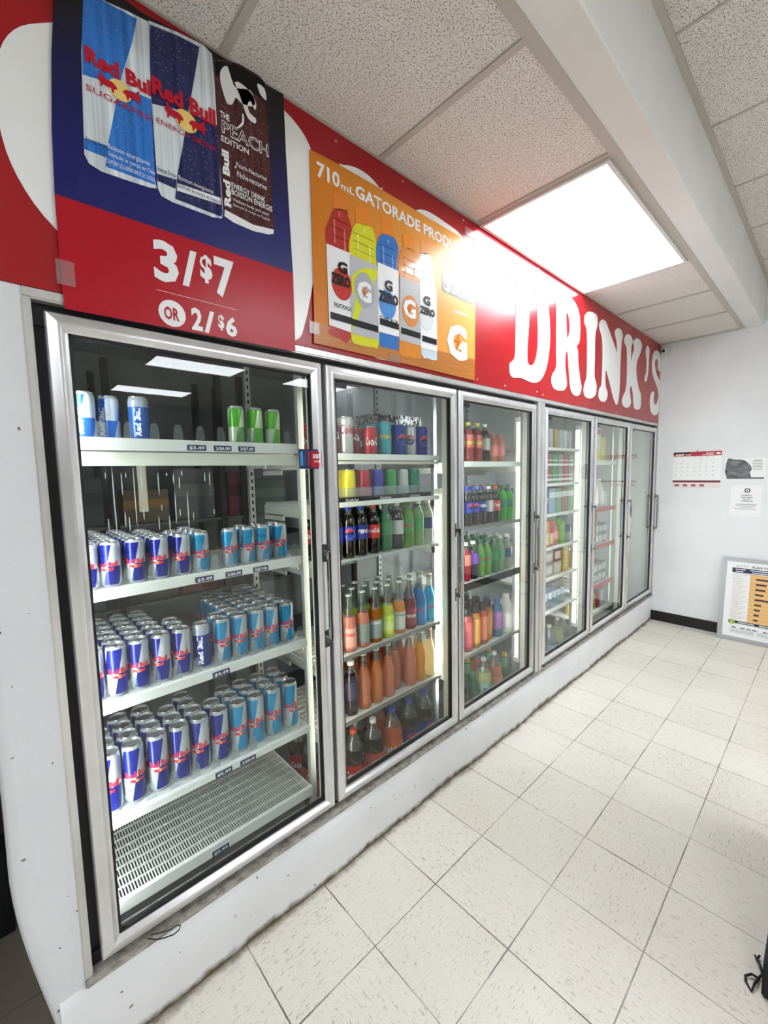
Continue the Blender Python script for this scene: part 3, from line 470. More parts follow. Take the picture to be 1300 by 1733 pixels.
# ================================================================== sports drink poster
GY = -.0105
def og():
    g = N('poster_orange'); x, y, z = g.xyz(g.obj()); g.base(g.mix(g.step(x, .85, 1.75), lin('d17a1c'), lin('f0ac50'))); g.setp(Roughness=.26); g.b.inputs['Specular IOR Level'].default_value = .3; return g.m
gp = tag(sheet('promotional_poster', DATA['G_poster'], GY, og(), None, .002), 'orange poster of five sports drink bottles, right of the dark blue poster', 'poster')
def G2(n, k, lay, mat, par, sm=2): return sheet(n, DATA[k], GY - lay * K, mat, par, K * .9, sm=sm)
def woodp():
    g = N('print_wood'); n = g.noise(g.mapv(g.obj(), (2, 1, 60)), 3, 3); g.base(g.mix(n, lin('9a5a1e'), lin('d48a3c'))); g.setp(Roughness=.25); return g.m
G2('table_top', 'G_floor', 1, woodp(), gp, 0)
for i, (c, lc, cap) in enumerate((('b4221c', 'eceef0', 'e08030'), ('d9d916', 'b9bcc0', 'e8882c'), ('2272c8', 'eceef0', 'e8882c'), ('e08a24', 'b9bcc0', 'e8902c'), ('cfe0ea', 'eceef0', 'e89a50'))):
    k = 'b%d' % (i + 1); b_ = G2('printed_bottle', 'G_%sbody' % k, 2 + (i % 2), liquid('print_b%d' % i, c, .0, .2), gp)
    G2('bottle_label', 'G_%slabel' % k, 4 + (i % 2), mp('label' + lc, lc), b_, 0); G2('bottle_cap', 'G_%scap' % k, 2 + (i % 2), mp('cap' + cap, cap), b_, 0)
    bs_ = DATA['G_%sbody' % k]; bx0 = min(p[0] for p in bs_); bx1 = max(p[0] for p in bs_); zt_ = max(p[1] for p in bs_); bw = bx1 - bx0
    for q, (u, a, b) in enumerate(((.30, .05, .13), (.68, .07, .15), (.5, .02, .035))): link('printed_shine', B(bx0 + bw * u, bx0 + bw * (u + .05), GY - (3.5 + (i % 2)) * K, GY - (3 + (i % 2)) * K, zt_ - b, zt_ - a), mp('shine' + str(i), ('d8786c', 'eef08c', '7cb4e8', 'f0b870', 'ffffff')[i]), b_)
    for q in range(3): link('printed_rib', B(bx0 + bw * .18, bx0 + bw * .84, GY - (3.5 + (i % 2)) * K, GY - (3 + (i % 2)) * K, zt_ - .050 - q * .028, zt_ - .047 - q * .028), mp('rib' + str(i), ('7c120e', 'a8a80c', '14508c', 'a85e10', 'a0b8c8')[i]), b_)
    ps = DATA['G_%slabel' % k]; zb = min(p[1] for p in ps); xa = min(p[0] for p in ps); xb = max(p[0] for p in ps)
    link('label_foot', B(xa + .008, xb - .004, GY - 6.5 * K, GY - 6 * K, zb + .028, zb + .052), mp('black', ''), b_)
    if i in (0, 2, 4):
        cx, cz = ((.972, 2.215), (1.195, 2.200), (1.425, 2.205))[i // 2]
        sheet('badge', disc(cx, cz, .045, .055), GY - 6 * K, mp('badge%d' % i, ('c03028', '4a90d8', 'd8e0e4')[i // 2]), b_, K * .9)
    else:
        cx, cz = ((1.078, 2.222), (1.325, 2.205))[i // 2]
        if i == 1: G2('swoosh', 'G_lab2y', 6, mp('lime', 'd4dc1c'), b_)
        sheet('badge', disc(cx, cz, .05, .062), GY - 7 * K, mp('badge_grey', 'a9adb2') if i == 1 else mp('badge_or', 'd88a3c'), b_, K * .9)
def gtx(key, s, mat, lay, bold=.02, par=None):
    x0, z0, x1, z1, h = TXT[key]; return text('lettering', s, x0, x1, (z0 + z1) / 2, h, GY - lay * K, mat, par or gp, bold)
gtx('710', '710', wh, 2, .03); gtx('mL', 'mL', wh, 2, .02); gtx('GATORADE PRODUCT', 'GATORADE PRODUCT', wh, 2, .03)
bk = mp('black', '')
for k, m_ in (('G|1', bk), ('G|3', bk), ('G|5', bk), ('G|2', wh), ('G|4', wh)): gtx(k, 'G', m_, 9, .045)
for k in ('ZERO|1', 'ZERO|3', 'ZERO|5'): gtx(k, 'ZERO', bk, 9, .06)
gtx('FRUIT PUNCH', 'FRUIT PUNCH', bk, 9, .02); gtx('COOL BLUE', 'COOL BLUE', bk, 9, .02); gtx('GATORADE|s', 'GATORADE', wh, 2, .02)
gtx('G|big', 'G', wh, 3, .055)
def bolt(cx, cz, h, lay, par): sheet('bolt', [(cx + .22 * h, cz + .5 * h), (cx - .28 * h, cz - .02 * h), (cx + .0 * h, cz - .02 * h), (cx - .2 * h, cz - .5 * h), (cx + .3 * h, cz + .08 * h), (cx + .04 * h, cz + .08 * h)], GY - lay * K, mp('bolt', 'd87818'), par, K * .9)
bolt(1.645, 2.145, .10, 5, gp); bolt(1.078, 2.215, .05, 11, gp); bolt(1.32, 2.212, .05, 11, gp)
pb = G2('price_box', 'G_price', 2, mp('boxgrey', '8a8c90'), gp, 0); gtx('$3.98', '$3.98', wh, 4, .02, pb)
for q in ((1.70, 1.81, 2.64, 2.672), (.83, .87, 2.02, 2.06), (1.20, 1.26, 1.985, 2.015)): link('tape', B(q[0], q[1], GY - 5 * K, GY - 4 * K, q[2], q[3]), m_tape, gp)
# ================================================================== far wall papers
fx = XE - .002
def fw(bm): return bm
def FB(y0, y1, z0, z1, d=0, th=.0008): return B(fx - th - d, fx - d, y0, y1, z0, z1)
def ftext(s, y0, y1, z, h, d, mat, par, bold=.02, shear=0):   # text on the far wall reads towards -y
    me = fit(tmesh(s, bold, shear, 1), 0, abs(y1 - y0), z, h, lambda u, v: (fx - d, y0 - u, v)); return link('lettering', me, mat, par)
cal = tag(link('wall_calendar', FB(-.515, -.145, 1.343, 1.686), m_paper), 'wall calendar with red header on the far wall near the corner', 'calendar')
cr = M('cal_red', 'b3182c', .5); ck = M('cal_ink', '55555a', .6)
hd = link('header', FB(-.514, -.146, 1.644, 1.684, .001), cr, cal); link('header_dark', FB(-.28, -.146, 1.660, 1.684, .0019), M('cal_dark', '30080c', .5), hd)
ftext('AUGUST', -.160, -.235, 1.650, .018, .003, m_paper, hd, .05, .3); ftext('2024', -.245, -.285, 1.650, .018, .003, m_paper, hd, .01, .3); link('header_mark', fw(FB(-.46, -.40, 1.664, 1.671, .002)), m_paper, hd); link('header_mark', FB(-.46, -.37, 1.652, 1.657, .002), m_paper, hd); link('header_mark', FB(-.505, -.475, 1.655, 1.672, .002), m_paper, hd); link('footer', FB(-.514, -.146, 1.398, 1.417, .001), M('cal_foot', '6a1224', .5), cal)
link('advert_strip', FB(-.514, -.146, 1.345, 1.396, .001), M('cal_pink', 'e8dcdc', .6), cal)
for k in range(4): link('advert_logo', B(fx - .003, fx - .002, -.20 - k * .065, -.165 - k * .065, 1.362, 1.380), M('advert_red', '9a4048', .6), cal)
link('hook', B(fx - .006, fx, -.337, -.329, 1.684, 1.698, bev=.002), m_black, cal)
d = 1
for r in range(5):
    for c in range(7):
        if r == 0 and c < 4: continue
        if d > 31: break
        ftext(str(d), -.162 - c * .048, -.162 - c * .048 - (.006 if d < 10 else .011), 1.612 - r * .037, .007, .0015, ck, cal, .02); d += 1
for c, s in enumerate(('SUN', 'MON', 'TUE', 'WED', 'THU', 'FRI', 'SAT')): ftext(s, -.160 - c * .048, -.160 - c * .048 - .016, 1.633, .005, .0015, ck, cal, .02)
pn = tag(link('notice_sheet', FB(-.822, -.541, 1.418, 1.613), m_paper), 'notice with a dark photograph of a pregnant belly, right of the calendar', 'notice')
def photo():
    g = N('print_photo'); o = g.obj(); n = g.noise(g.mapv(o, (1, 6, 9), (.6, 0, 0)), 2.5, 4, .6); g.base(g.mix(g.step(n, .3, .7), lin('17181a'), lin('8d8f92'))); g.setp(Roughness=.6); return g.m
bm = poly(bmesh.new(), spline([(-.556, 1.442), (-.556, 1.602), (-.60, 1.603), (-.66, 1.597), (-.69, 1.578), (-.715, 1.548), (-.725, 1.512), (-.715, 1.49), (-.72, 1.46), (-.71, 1.442)], 3), lambda u, v: (fx - .0016, u, v))
link('photograph', bm, photo(), pn); link('footer', FB(-.81, -.556, 1.430, 1.444, .001), M('ink_grey', '6f7072', .6), pn)
bm = bmesh.new(); box(bm, fx - .0018, fx - .0012, -.79, -.735, 1.586, 1.593)
for k in range(6): box(bm, fx - .0018, fx - .0012, -.795, -.722 - .006 * (k % 3), 1.573 - k * .013, 1.5765 - k * .013)
link('printed_lines', bm, M('ink2', '77787c', .6), pn)
pd = tag(link('notice_sheet', FB(-.802, -.592, 1.102, 1.374), m_paper), 'white paper notice with a round emblem, below the photograph notice', 'notice')
ik = M('ink', '')
bm = poly(bmesh.new(), disc(-.705, 1.328, .020), lambda u, v: (fx - .0016, u, v), [disc(-.705, 1.328, .013)]); poly(bm, [(-.697, 1.322), (-.713, 1.322), (-.705, 1.336)], lambda u, v: (fx - .0016, u, v)); link('emblem', bm, ik, pd)
for k, s in enumerate(('Looking to', 'return empty', 'alcohol', 'containers?')): ftext(s, -.668 + .006 * (k in (1, 3)) - .012 * (k == 2), -.738 - .006 * (k in (1, 3)) + .012 * (k == 2), 1.283 - k * .017, .010, .0016, ik, pd, .03)
bm = bmesh.new()
for k, (a, b) in enumerate(((-.63, -.775), (-.635, -.765), (-.66, -.745), (-.625, -.765))): box(bm, fx - .0018, fx - .0012, b, a, 1.205 - k * .014, 1.2085 - k * .014)
link('printed_lines', bm, M('ink2', ''), pd)
# sensor in the corner and the leaning lottery board
t = tag(link('motion_sensor', B(XE - .05, XE - .002, -.062, -.014, 2.60, 2.685, bev=.01), M('sensor_white', 'e6e6e4', .4)), 'small white box sensor in the corner under the ceiling', 'sensor')
link('lens', lathe([(.001, -.006), (.012, -.004), (.014, .004)], 12), m_black, t, loc=(XE - .055, -.038, 2.65), rot=(0, PI / 2, 0))
lb = thing('leaning_board', 'silver framed timetable board leaning against the far wall', 'board', (XE - .115, -.563, 0.0)); lb.rotation_euler = (0, math.radians(8.2), 0)
Wd, Hh = .92, .735
bm = bmesh.new()
for q in ((-Wd, 0, 0, .035), (-Wd, 0, Hh - .035, Hh), (-.035, 0, .035, Hh - .035), (-Wd, -Wd + .035, .035, Hh - .035)): box(bm, -.012, .012, q[0], q[1], q[2], q[3], bev=.004)
link('frame', bm, M('board_frame', 'b4b6b8', .35, .5), lb)
sh = link('sheet', B(-.006, .004, -Wd + .03, -.03, .03, Hh - .03), M('board_white', 'eef0f1', .35), lb)
def LB(y0, y1, z0, z1, d=0): return B(-.0068 - d, -.0062 - d, y0, y1, z0, z1)
def ltext(s, y0, y1, z, h, d, mat, bold=.02, shear=0): link('lettering', fit(tmesh(s, bold, shear, 1), 0, abs(y1 - y0), z, h, lambda u, v: (-.0066 - d, y0 - u, v)), mat, sh)
ltext('LOTTO.', -.105, -.185, .655, .018, 0, ck, 0, .2); ltext('PLAN YOUR', -.205, -.36, .655, .019, 0, ik, .02, .3)
link('heading_band', LB(-.86, -.075, .605, .645), M('board_navy', '20204c', .4), sh)
bm = bmesh.new()
for y0, y1, z in ((-.165, -.095, .629), (-.15, -.10, .612), (-.42, -.20, .630), (-.40, -.21, .612)): box(bm, -.0085, -.0076, y0, y1, z, z + .007)
link('heading_lines', bm, m_paper, sh)
link('table_column', LB(-.86, -.20, .18, .60), M('board_orange', 'ecbf7c', .4), sh)
link('rules', fw(B(-.0066, -.0062, -.198, -.076, .598, .600)), ck, sh)
bm = bmesh.new()
for k in range(13): box(bm, -.0078, -.0070, -.86, -.20, .59 - k * .032, .592 - k * .032)
for k in range(26): box(bm, -.0078, -.0066, -.185 + .02 * (k % 3), -.085, .585 - k * .0155, .587 - k * .0155)
link('row_lines', bm, M('board_line', 'b08a60', .6), sh)
for k in range(9):
    z = .565 - k * .044; w2 = (.09, .07, .065, .055, .10, .045, .04, .035, .03)[k]
    cbm = bmesh.new(); box(cbm, -.0085, -.0078, -.24 - w2, -.24, z - .012, z + .004); box(cbm, -.0092, -.0085, -.245 - w2 * .7, -.255, z - .005, z + .002); link('row_picture', cbm, M('board_ink', '4a3440', .5), sh)
link('footer_band', LB(-.86, -.075, .155, .178), M('board_black', '141416', .5), sh); link('round_mark', LB(-.118, -.082, .145, .185, .001), M('board_green', '9fc45a', .5), sh)
bm = bmesh.new(); box(bm, -.0085, -.0076, -.25, -.14, .163, .170); box(bm, -.0085, -.0076, -.40, -.28, .163, .170); link('footer_lines', bm, m_paper, sh)
bm = bmesh.new()
for k, y in enumerate((-.10, -.16, -.20, -.24, -.31, -.36)): box(bm, -.0075, -.0066, y - .03, y, .115, .123)
for k in range(6): box(bm, -.0072, -.0066, -.25, -.09, .104 - k * .006, .105 - k * .006); box(bm, -.0072, -.0066, -.40, -.27, .104 - k * .006, .105 - k * .006)
link('small_print', bm, ck, sh)
# ================================================================== shelves and goods
ORD = ('first', 'second', 'third', 'fourth', 'fifth', 'sixth', 'seventh', 'eighth', 'ninth', 'tenth', 'eleventh', 'twelfth')
ROW = ('front row', 'second row', 'third row', 'fourth row', 'fifth row', 'sixth row', 'seventh row', 'eighth row', 'ninth row')
DOOR = {1: 'nearest cooler door', 2: 'second cooler door', 3: 'third cooler door', 4: 'fourth cooler door', 5: 'fifth cooler door', 6: 'last cooler door'}
m_tag = M('tag_navy', '23245e', .4)
def shelf(x0, x1, z, name, label, y0=.10, y1=.52, lip=.026, tags=(), lanes=(), under=.0, wire=True, group=None, arms=True, top=0.012, fc=None, dv=(.030, .052)):
    t = thing('cooler_shelf' if not wire else 'wire_shelf', label, 'shelf', (0, 0, 0)); t.location = (x0, y0, z); L = x1 - x0; D = y1 - y0
    bm = bmesh.new()
    if wire:
        n = int(L / .0082)
        for k in range(n): x = .006 + k * (L - .012) / (n - 1); box(bm, x - .0016, x + .0016, .004, D, -.005, -.001)
        for k in range(12): y = .01 + k * (D - .02) / 11; box(bm, 0, L, y - .002, y + .002, -.006, -.0005)
        box(bm, 0, .006, 0, D, -.018, .0); box(bm, L - .006, L, 0, D, -.018, .0)
    else: box(bm, 0, L, .002, D, -.012, -.001)
    link('deck', bm, M('deck_white', 'd9dad6', .45), t)
    link('front_lip', B(0, L, -.008, .004, -lip, top * .5, bev=.002), fc or m_white, t)
    if under:
        bm = bmesh.new(); box(bm, 0, L, .0, .02, -lip - under, -lip - .004, bev=.003); box(bm, 0, L, -.004, .004, -lip - under * .55, -lip - under * .45); link('front_beam', bm, M('beam_cream', 'e6e6da', .4), t)
    if arms:
        for s in (0, 1):
            b = bmesh.new(); xx = s * (L + .004) - (0 if s else .006); 
            box(b, xx, xx + .004, .03, D, -.055, -.012); box(b, xx, xx + .004, D * .6, D, -.075, -.05)
            link('bracket', b, M('beam_cream', ''), t)
    for xs in lanes:
        b = bmesh.new(); w_, h_ = dv
        poly(b, [(-w_ / 2, 0), (w_ / 2, 0), (w_ / 2 - .004, h_ * .8), (w_ / 2 - .009, h_), (-w_ / 2 + .009, h_), (-w_ / 2 + .004, h_ * .8)], lambda u, v: (xs - x0 + u, .010, v)); solid(b, .0022)
        link('lane_divider', b, m_clear, t)
    for x, s in tags:
        q = link('price_tag', B(x - x0 - .028, x - x0 + .028, -.0105, -.0085, -lip + .003, -lip + .020), m_tag, t)
        link('lettering', fit(tmesh(s, .03), x - x0 - .023, x - x0 + .023, -lip + .007, .0095, lambda u, v: (u, -.0112, v)), m_paper, q)
    return t
# ------------------------------------------------ builders of drinks, each with its parts
def can_prof(r, h): return [(r * .70, .002), (r * .78, 0), (r * .84, .003), (r * .97, .009), (r, .016), (r, h - .016), (r * .985, h - .011), (r * .90, h - .004), (r * .885, h - .002)]
def lid_mesh(r, h):
    me = lathe([(r * .885, h - .003), (r * .92, h), (r * .90, h + .0012), (r * .87, h + .0005), (r * .80, h - .004), (r * .78, h - .0045), (.0008, h - .0035)], 20, 0); return me
def tab_mesh(r, h):
    bm = bmesh.new(); poly(bm, disc(0, -.002, r * .23, r * .40, 12), lambda u, v: (u, v, h - .0018), [disc(0, .004, r * .1, r * .1, 8)]); 
    for v in [g for g in bmesh.ops.extrude_face_region(bm, geom=list(bm.faces))['geom'] if isinstance(g, bmesh.types.BMVert)]: v.co.z += .0008
    bmesh.ops.recalc_face_normals(bm, faces=bm.faces); return bm
m_lid = M('can_lid', 'c4c6c8', .22, .9)
def rb_mat(name, c1, c2='c3c7cc', plain=False):
    g = N(name); u, v, _ = g.xyz(g.uv()); 
    s = g.math('FRACT', g.math('ADD', g.math('MULTIPLY', u, 2.0), g.math('ADD', g.math('MULTIPLY', g.math('SUBTRACT', v, .5), -.34), 2.0)))
    a = g.math('GREATER_THAN', s, .5); b = g.math('GREATER_THAN', v, .46)
    x = g.math('ABSOLUTE', g.math('SUBTRACT', a, b)); col = g.mix(x, lin(c1), lin(c2))
    if plain: col = g.mix(g.math('GREATER_THAN', v, .78), lin(c1), lin('aeb6c6'))
    ends = g.math('MAXIMUM', g.math('GREATER_THAN', v, .955), g.math('LESS_THAN', v, .045)); col = g.mix(ends, col, lin('b9bcc0'))
    g.base(col); g.setp(Metallic=.3, Roughness=.22); return g.m
def add_lid(t, r, h):
    link('lid', lid_mesh(r, h), m_lid, t); return t
m_rbred = M('logo_red_can', 'd81838', .35); m_sun = M('logo_sun', 'e89a5a', .4)
def energy_can(mat, r, h, style=0):
    t = thing('energy_drink_can', 'x', 'can'); bd = link('can_body', lathe(can_prof(r, h), 24, 0), mat, t); bd.rotation_euler = (0, 0, 0)
    l = link('lid', lid_mesh(r, h), m_lid, t); link('pull_tab', tab_mesh(r, h), m_lid, l)
    R_ = r + .0006
    if style == 0:
        link('lettering', wraptext('Red Bull', -r * 1.05, r * 1.05, h * .47, h * .105, R_, .045), m_rbred, bd)
        link('lettering', wraptext('Red Bull', r * PI - r * 1.05, r * PI + r * 1.05, h * .47, h * .105, R_, .045), m_rbred, bd)
        bm = bmesh.new()
        for o in (0, r * PI):
            wrappoly(bm, disc(o, h * .40, r * .5, r * .17, 14), R_)
        link('sun', bm, m_sun, bd); bm = bmesh.new()
        for o in (0, r * PI):
            for s in (-1, 1): wrappoly(bm, [(o + s * a * r, h * .40 + b * r) for a, b in ((.1, -.08), (.12, .06), (.3, .16), (.48, .14), (.56, .22), (.66, .1), (.62, -.02), (.5, -.18), (.42, -.06), (.25, -.2))], R_ + .0003)
        link('bull', bm, m_rbred, bd)
    elif style == 1:
        me = fit(tmesh('Red Bull', .05), 0, h * .62, 0, r * .55, lambda u, v: (R_ * math.sin(-(v - r * .2) / r), -R_ * math.cos((v - r * .2) / r), u + h * .12)); link('lettering', me, m_paper, bd)
    return t
def soda_can(name, mat, r, h, texts=(), globe=None):
    t = thing('soda_can', 'x', 'can'); bd = link('can_body', lathe(can_prof(r, h), 24, 0), mat, t); l = link('lid', lid_mesh(r, h), m_lid, t); link('pull_tab', tab_mesh(r, h), m_lid, l)
    for s, z, hh, w_, m_ in texts: link('lettering', wraptext(s, -w_ * r, w_ * r, h * z, h * hh, r + .0008, .03, .15), m_, bd)
    if globe: add_globe(bd, r + .0004, h * globe, r * .78)
    return t
m_pr, m_pb, m_pw, m_pk = M('globe_red', 'd23a3e', .3), M('globe_blue', '1a3ea0', .3), M('globe_white', 'f0f0f0', .3), M('ink_black', '101014', .4)
def add_globe(par, r, z, R):
    for nm, pts, m_, d in (('globe', disc(0, z, R), m_pw, .0), ('globe_top', disc(0, z, R * .92, R * .92, 14, .35, PI - .2) + [(-R * .3, z + R * .2), (R * .4, z + R * .42)], m_pr, .0004), ('globe_base', disc(0, z, R * .92, R * .92, 14, PI + .2, 2 * PI - .35) + [(R * .3, z - R * .3), (-R * .4, z - R * .32)], m_pb, .0004)):
        link(nm, wrappoly(bmesh.new(), pts, r + d), m_, par)
    link('lettering', wraptext('PEPSI', -R * .85, R * .85, z - R * .18, R * .36, r + .001, .05), m_pk, par)
def bottle(kind, body, prof, fill=None, neck=None, cap=None, label=None, texts=(), globe=0, capr=.0155, caph=.018, lid=True, seg=20, look='bottle'):
    """prof is the outer outline from foot to mouth; liquid up to fill, clear above"""
    t = thing(kind, 'x', look); h = prof[-1][1]
    if fill and neck:
        a = [p for p in prof if p[1] < fill]; b = [p for p in prof if p[1] >= fill]; q0, q1 = a[-1], b[0]; f = (fill - q0[1]) / (q1[1] - q0[1]); m_ = (q0[0] + f * (q1[0] - q0[0]), fill)
        bd = link('bottle_body', lathe(a + [m_], seg, 1), body, t); link('neck', lathe([m_] + b, seg, 0), neck, t)
    else: bd = link('bottle_body', lathe(prof, seg, 0), body, t)
    if cap: link('cap', lathe([(capr * .98, h - caph + .003), (capr, h - caph + .004), (capr, h), (capr * .93, h + .002), (.0008, h + .002)], 16, 0), cap, t)
    if label:
        (z0, z1, m_) = label; rad = lambda z: next((p[0] + (z - p[1]) / max(1e-6, q[1] - p[1]) * (q[0] - p[0]) for p, q in zip(prof, prof[1:]) if p[1] <= z <= q[1]), prof[0][0])
        zs = [z0] + [p[1] for p in prof if z0 < p[1] < z1] + [z1]; lb = link('label', lathe([(rad(z) + .0007, z) for z in zs], seg, 0), m_, t)
        rm = max(rad(z0), rad(z1), rad((z0 + z1) / 2)) + .0014
        for s, zz, hh, w_, mm in texts: link('lettering', wraptext(s, -w_ * rm, w_ * rm, zz, hh, rm, .03, .1), mm, lb)
        if globe: add_globe(lb, rm - .0005, (z0 + z1) / 2, globe)
    return t
def P_pet(r, h): return [(r * .62, 0), (r * .88, .002), (r, .012), (r * .99, h * .14), (r * .93, h * .20), (r * .97, h * .27), (r, h * .34), (r, h * .62), (r * .97, h * .68), (r * .86, h * .745), (r * .66, h * .81), (r * .46, h * .875), (.0125, h * .92), (.0125, h)]
def P_glass(r, h): return [(r * .86, 0), (r, .005), (r, h * .48), (r * .94, h * .56), (r * .62, h * .68), (r * .45, h * .80), (r * .40, h * .96), (r * .44, h * .965), (r * .44, h)]
def P_jar(r, h): return [(r * .86, 0), (r, .006), (r * .97, h * .16), (r * .90, h * .30), (r, h * .42), (r * .97, h * .52), (r * .72, h * .66), (r * .48, h * .80), (r * .40, h * .96), (r * .44, h)]
def P_two(r, h): return [(r * .60, 0), (r * .90, .004), (r, .02), (r * .98, h * .2), (r, h * .3), (r, h * .58), (r * .96, h * .66), (r * .78, h * .78), (r * .46, h * .88), (.0135, h * .94), (.0135, h)]
def P_juice(r, h): return [(r * .86, 0), (r, .006), (r, h * .25), (r * .94, h * .30), (r, h * .36), (r, h * .72), (r * .9, h * .80), (r * .55, h * .88), (.017, h * .92), (.017, h)]
COLA, CLEAR = liquid('cola', '1b100c', .05), m_cglass
CAPB, CAPR, CAPW, CAPG, CAPK, CAPY = M('cap_blue', '2b3fae', .4), M('cap_red', 'd8503e', .4), M('cap_white', 'e9e9e6', .4), M('cap_green', '2f7a48', .4), M('cap_black', '17171a', .4), M('cap_gold', 'cdbf4a', .4)
def lm(c, r=.35): return M('lab_' + c, c, r)
MW = m_paper
H0 = -5.0   # prototypes are parked on the spot of their first use, never left over
PROT = {}
def proto(key, fn): PROT[key] = [fn, None]
USED = []
for nm, c in (('blue', '0f1f86'), ('light', '1f8fc0')):
    mt = rb_mat('can_' + nm, c)
    for sz, (r, h) in (('s', (.0258, .128)), ('m', (.0272, .147)), ('l', (.0296, .176))):
        proto('rb_%s_%s' % (nm, sz), lambda mt=mt, r=r, h=h: energy_can(mt, r, h))
proto('rb_ice', lambda: energy_can(rb_mat('can_ice', '1c2f8e', plain=True), .0268, .147, 1)); proto('rb_ice_s', lambda: energy_can(rb_mat('can_ice2', '2f62b8', plain=True), .0265, .128, 1))
proto('rb_vert', lambda: energy_can(rb_mat('can_vert', '2f6fc8', 'cfd8e4'), .0265, .128, 1))
proto('rb_green', lambda: energy_can(rb_mat('can_green', '5fb83a', 'd4e8c4'), .0265, .128, 2))
proto('coke_can', lambda: soda_can('c', M('can_red', 'c3202c', .3, .4), .0325, .122, (('Coca-Cola', .35, .3, 1.2, MW),)))
proto('coke_small', lambda: soda_can('c', M('can_dark_red', '7d1a26', .3, .4), .029, .125, (('Coca-Cola', .5, .22, 1.1, MW),)))
proto('diet_can', lambda: soda_can('c', M('can_silver', 'c9ccd0', .3, .6), .0325, .155, (('Coke', .55, .25, 1.1, lm('b03038')),)))
proto('turq_can', lambda: soda_can('c', M('can_turquoise', '38a6b8', .3, .3), .0325, .150, (('Arizona', .50, .16, 1.1, lm('e8d23a')),)))
proto('pepsi_can', lambda: soda_can('c', M('can_blue_soda', '23379e', .3, .4), .0325, .142, (), .52))
proto('pepsi_diet_can', lambda: soda_can('c', M('can_silver', ''), .0325, .142, (), .52))
for k, c in (('yellow', 'e8d820'), ('berry', 'a8243c'), ('violet', '3a38a8'), ('green', '3aa055'), ('silver', 'c9ccd0'), ('teal', '2f8a70'), ('white', 'e4e6e8'), ('orange', 'e08a3a'), ('gold', 'c9a850')):
    proto('can_' + k, lambda c=c: soda_can('c', M('sc_' + c, c, .3, .3), .031, .135, ()))
proto('pepsi', lambda: bottle('soda_bottle', COLA, P_pet(.0318, .215), .182, CLEAR, CAPB, (.075, .135, lm('2036a0')), globe=.022))
proto('pepsi_zero', lambda: bottle('soda_bottle', COLA, P_pet(.0318, .215), .182, CLEAR, CAPB, (.075, .135, lm('28358c')), (('PEPSI', .10, .016, .7, MW),)))
proto('coke', lambda: bottle('soda_bottle', COLA, P_pet(.0318, .215), .182, CLEAR, CAPR, (.07, .13, lm('c83a34')), (('Coca-Cola', .095, .022, 1.0, MW),)))
proto('ginger', lambda: bottle('soda_bottle', liquid('green_pet', '1f7a48', .35), P_pet(.0318, .215), .182, glassm('green_neck', '4fa070', .12, .03, .1), CAPG, (.075, .135, lm('1f8048')), ()))
proto('diet', lambda: bottle('soda_bottle', COLA, P_pet(.0318, .215), .182, CLEAR, CAPW, (.07, .135, lm('b9bcbc'))))
proto('dew', lambda: bottle('soda_bottle', liquid('dew_pet', '7cb83a', .5), P_pet(.0318, .215), .182, glassm('dew_neck', '8fc96a', .12, .03, .1), CAPG, (.075, .135, lm('3c9a44')), (('Mtn Dew', .095, .022, 1.0, lm('c23030')),)))
proto('lime', lambda: bottle('soda_bottle', liquid('lime_pet', '8fc070', .6), P_pet(.0318, .215), .182, glassm('dew_neck', ''), CAPW, (.075, .13, lm('46a45c')), (('7UP', .09, .022, .6, lm('e8eef0')),)) if 0 else bottle('soda_bottle', liquid('lime_pet', 'a8cf90', .6), P_pet(.0318, .215), .182, CLEAR, CAPW, (.075, .13, lm('46a45c'))))
proto('clearb', lambda: bottle('soda_bottle', liquid('clear_pet', 'b9c4b8', .6), P_pet(.0318, .215), .182, CLEAR, CAPW, (.075, .13, lm('3a4c7c'))))
proto('greenbright', lambda: bottle('soda_bottle', liquid('bright_green', '46c83a', .55), P_pet(.0318, .215), .182, glassm('green_neck', ''), CAPG, (.08, .13, lm('208050'))))
proto('redpet', lambda: bottle('soda_bottle', liquid('red_drink', 'b02030', .4), P_pet(.0318, .215), .182, CLEAR, CAPW, (.09, .15, lm('e07868'))))
proto('grape', lambda: bottle('soda_bottle', liquid('grape_drink', '2a1238', .2), P_pet(.0318, .215), .182, CLEAR, CAPW, (.09, .15, lm('7a4cb8'))))
proto('cherrytall', lambda: bottle('soda_bottle', liquid('cherry_drink', 'b8504c', .5), P_pet(.0318, .215), .18, CLEAR, CAPY, (.08, .15, lm('c86a60')), (('Calypso', .10, .02, 1.0, lm('e8d23a')),)))
proto('peachjuice', lambda: bottle('juice_bottle', liquid('peach_juice', 'f0a890', .6), P_juice(.034, .165), None, None, CAPW, (.04, .10, lm('ee8f88'))))
def soda_glass(col, lab, cap='d8d8d0', texts=(), fillh=.62, dark=None): 
    return lambda: bottle('glass_soda_bottle', liquid('gl_' + col, col, .5), P_glass(.031, .245), .245 * fillh, CLEAR, M('crown_' + cap, cap, .3, .6), (.02, .105, lm(lab)), texts, capr=.0145, caph=.008)
proto('g_pink', soda_glass('f0a092', 'f2a89c', texts=(('TWIST', .07, .014, .8, lm('d03a4a')),)))
proto('g_rose', soda_glass('e89a86', '8d9492'))
proto('g_amber', soda_glass('c8741c', '98a0a2', texts=(('JONES', .085, .014, .8, MW),)))
proto('g_lime', soda_glass('d8e030', 'c9e04a', texts=(('SODA', .04, .04, .8, lm('eef4c0')),)))
proto('g_orange', soda_glass('f0a020', 'c9ccc4', texts=(('JONES', .085, .012, .8, lm('6a7070')),)))
proto('g_red', soda_glass('8c1826', '9a2c34', texts=(('CRUSH', .06, .014, .8, MW),)))
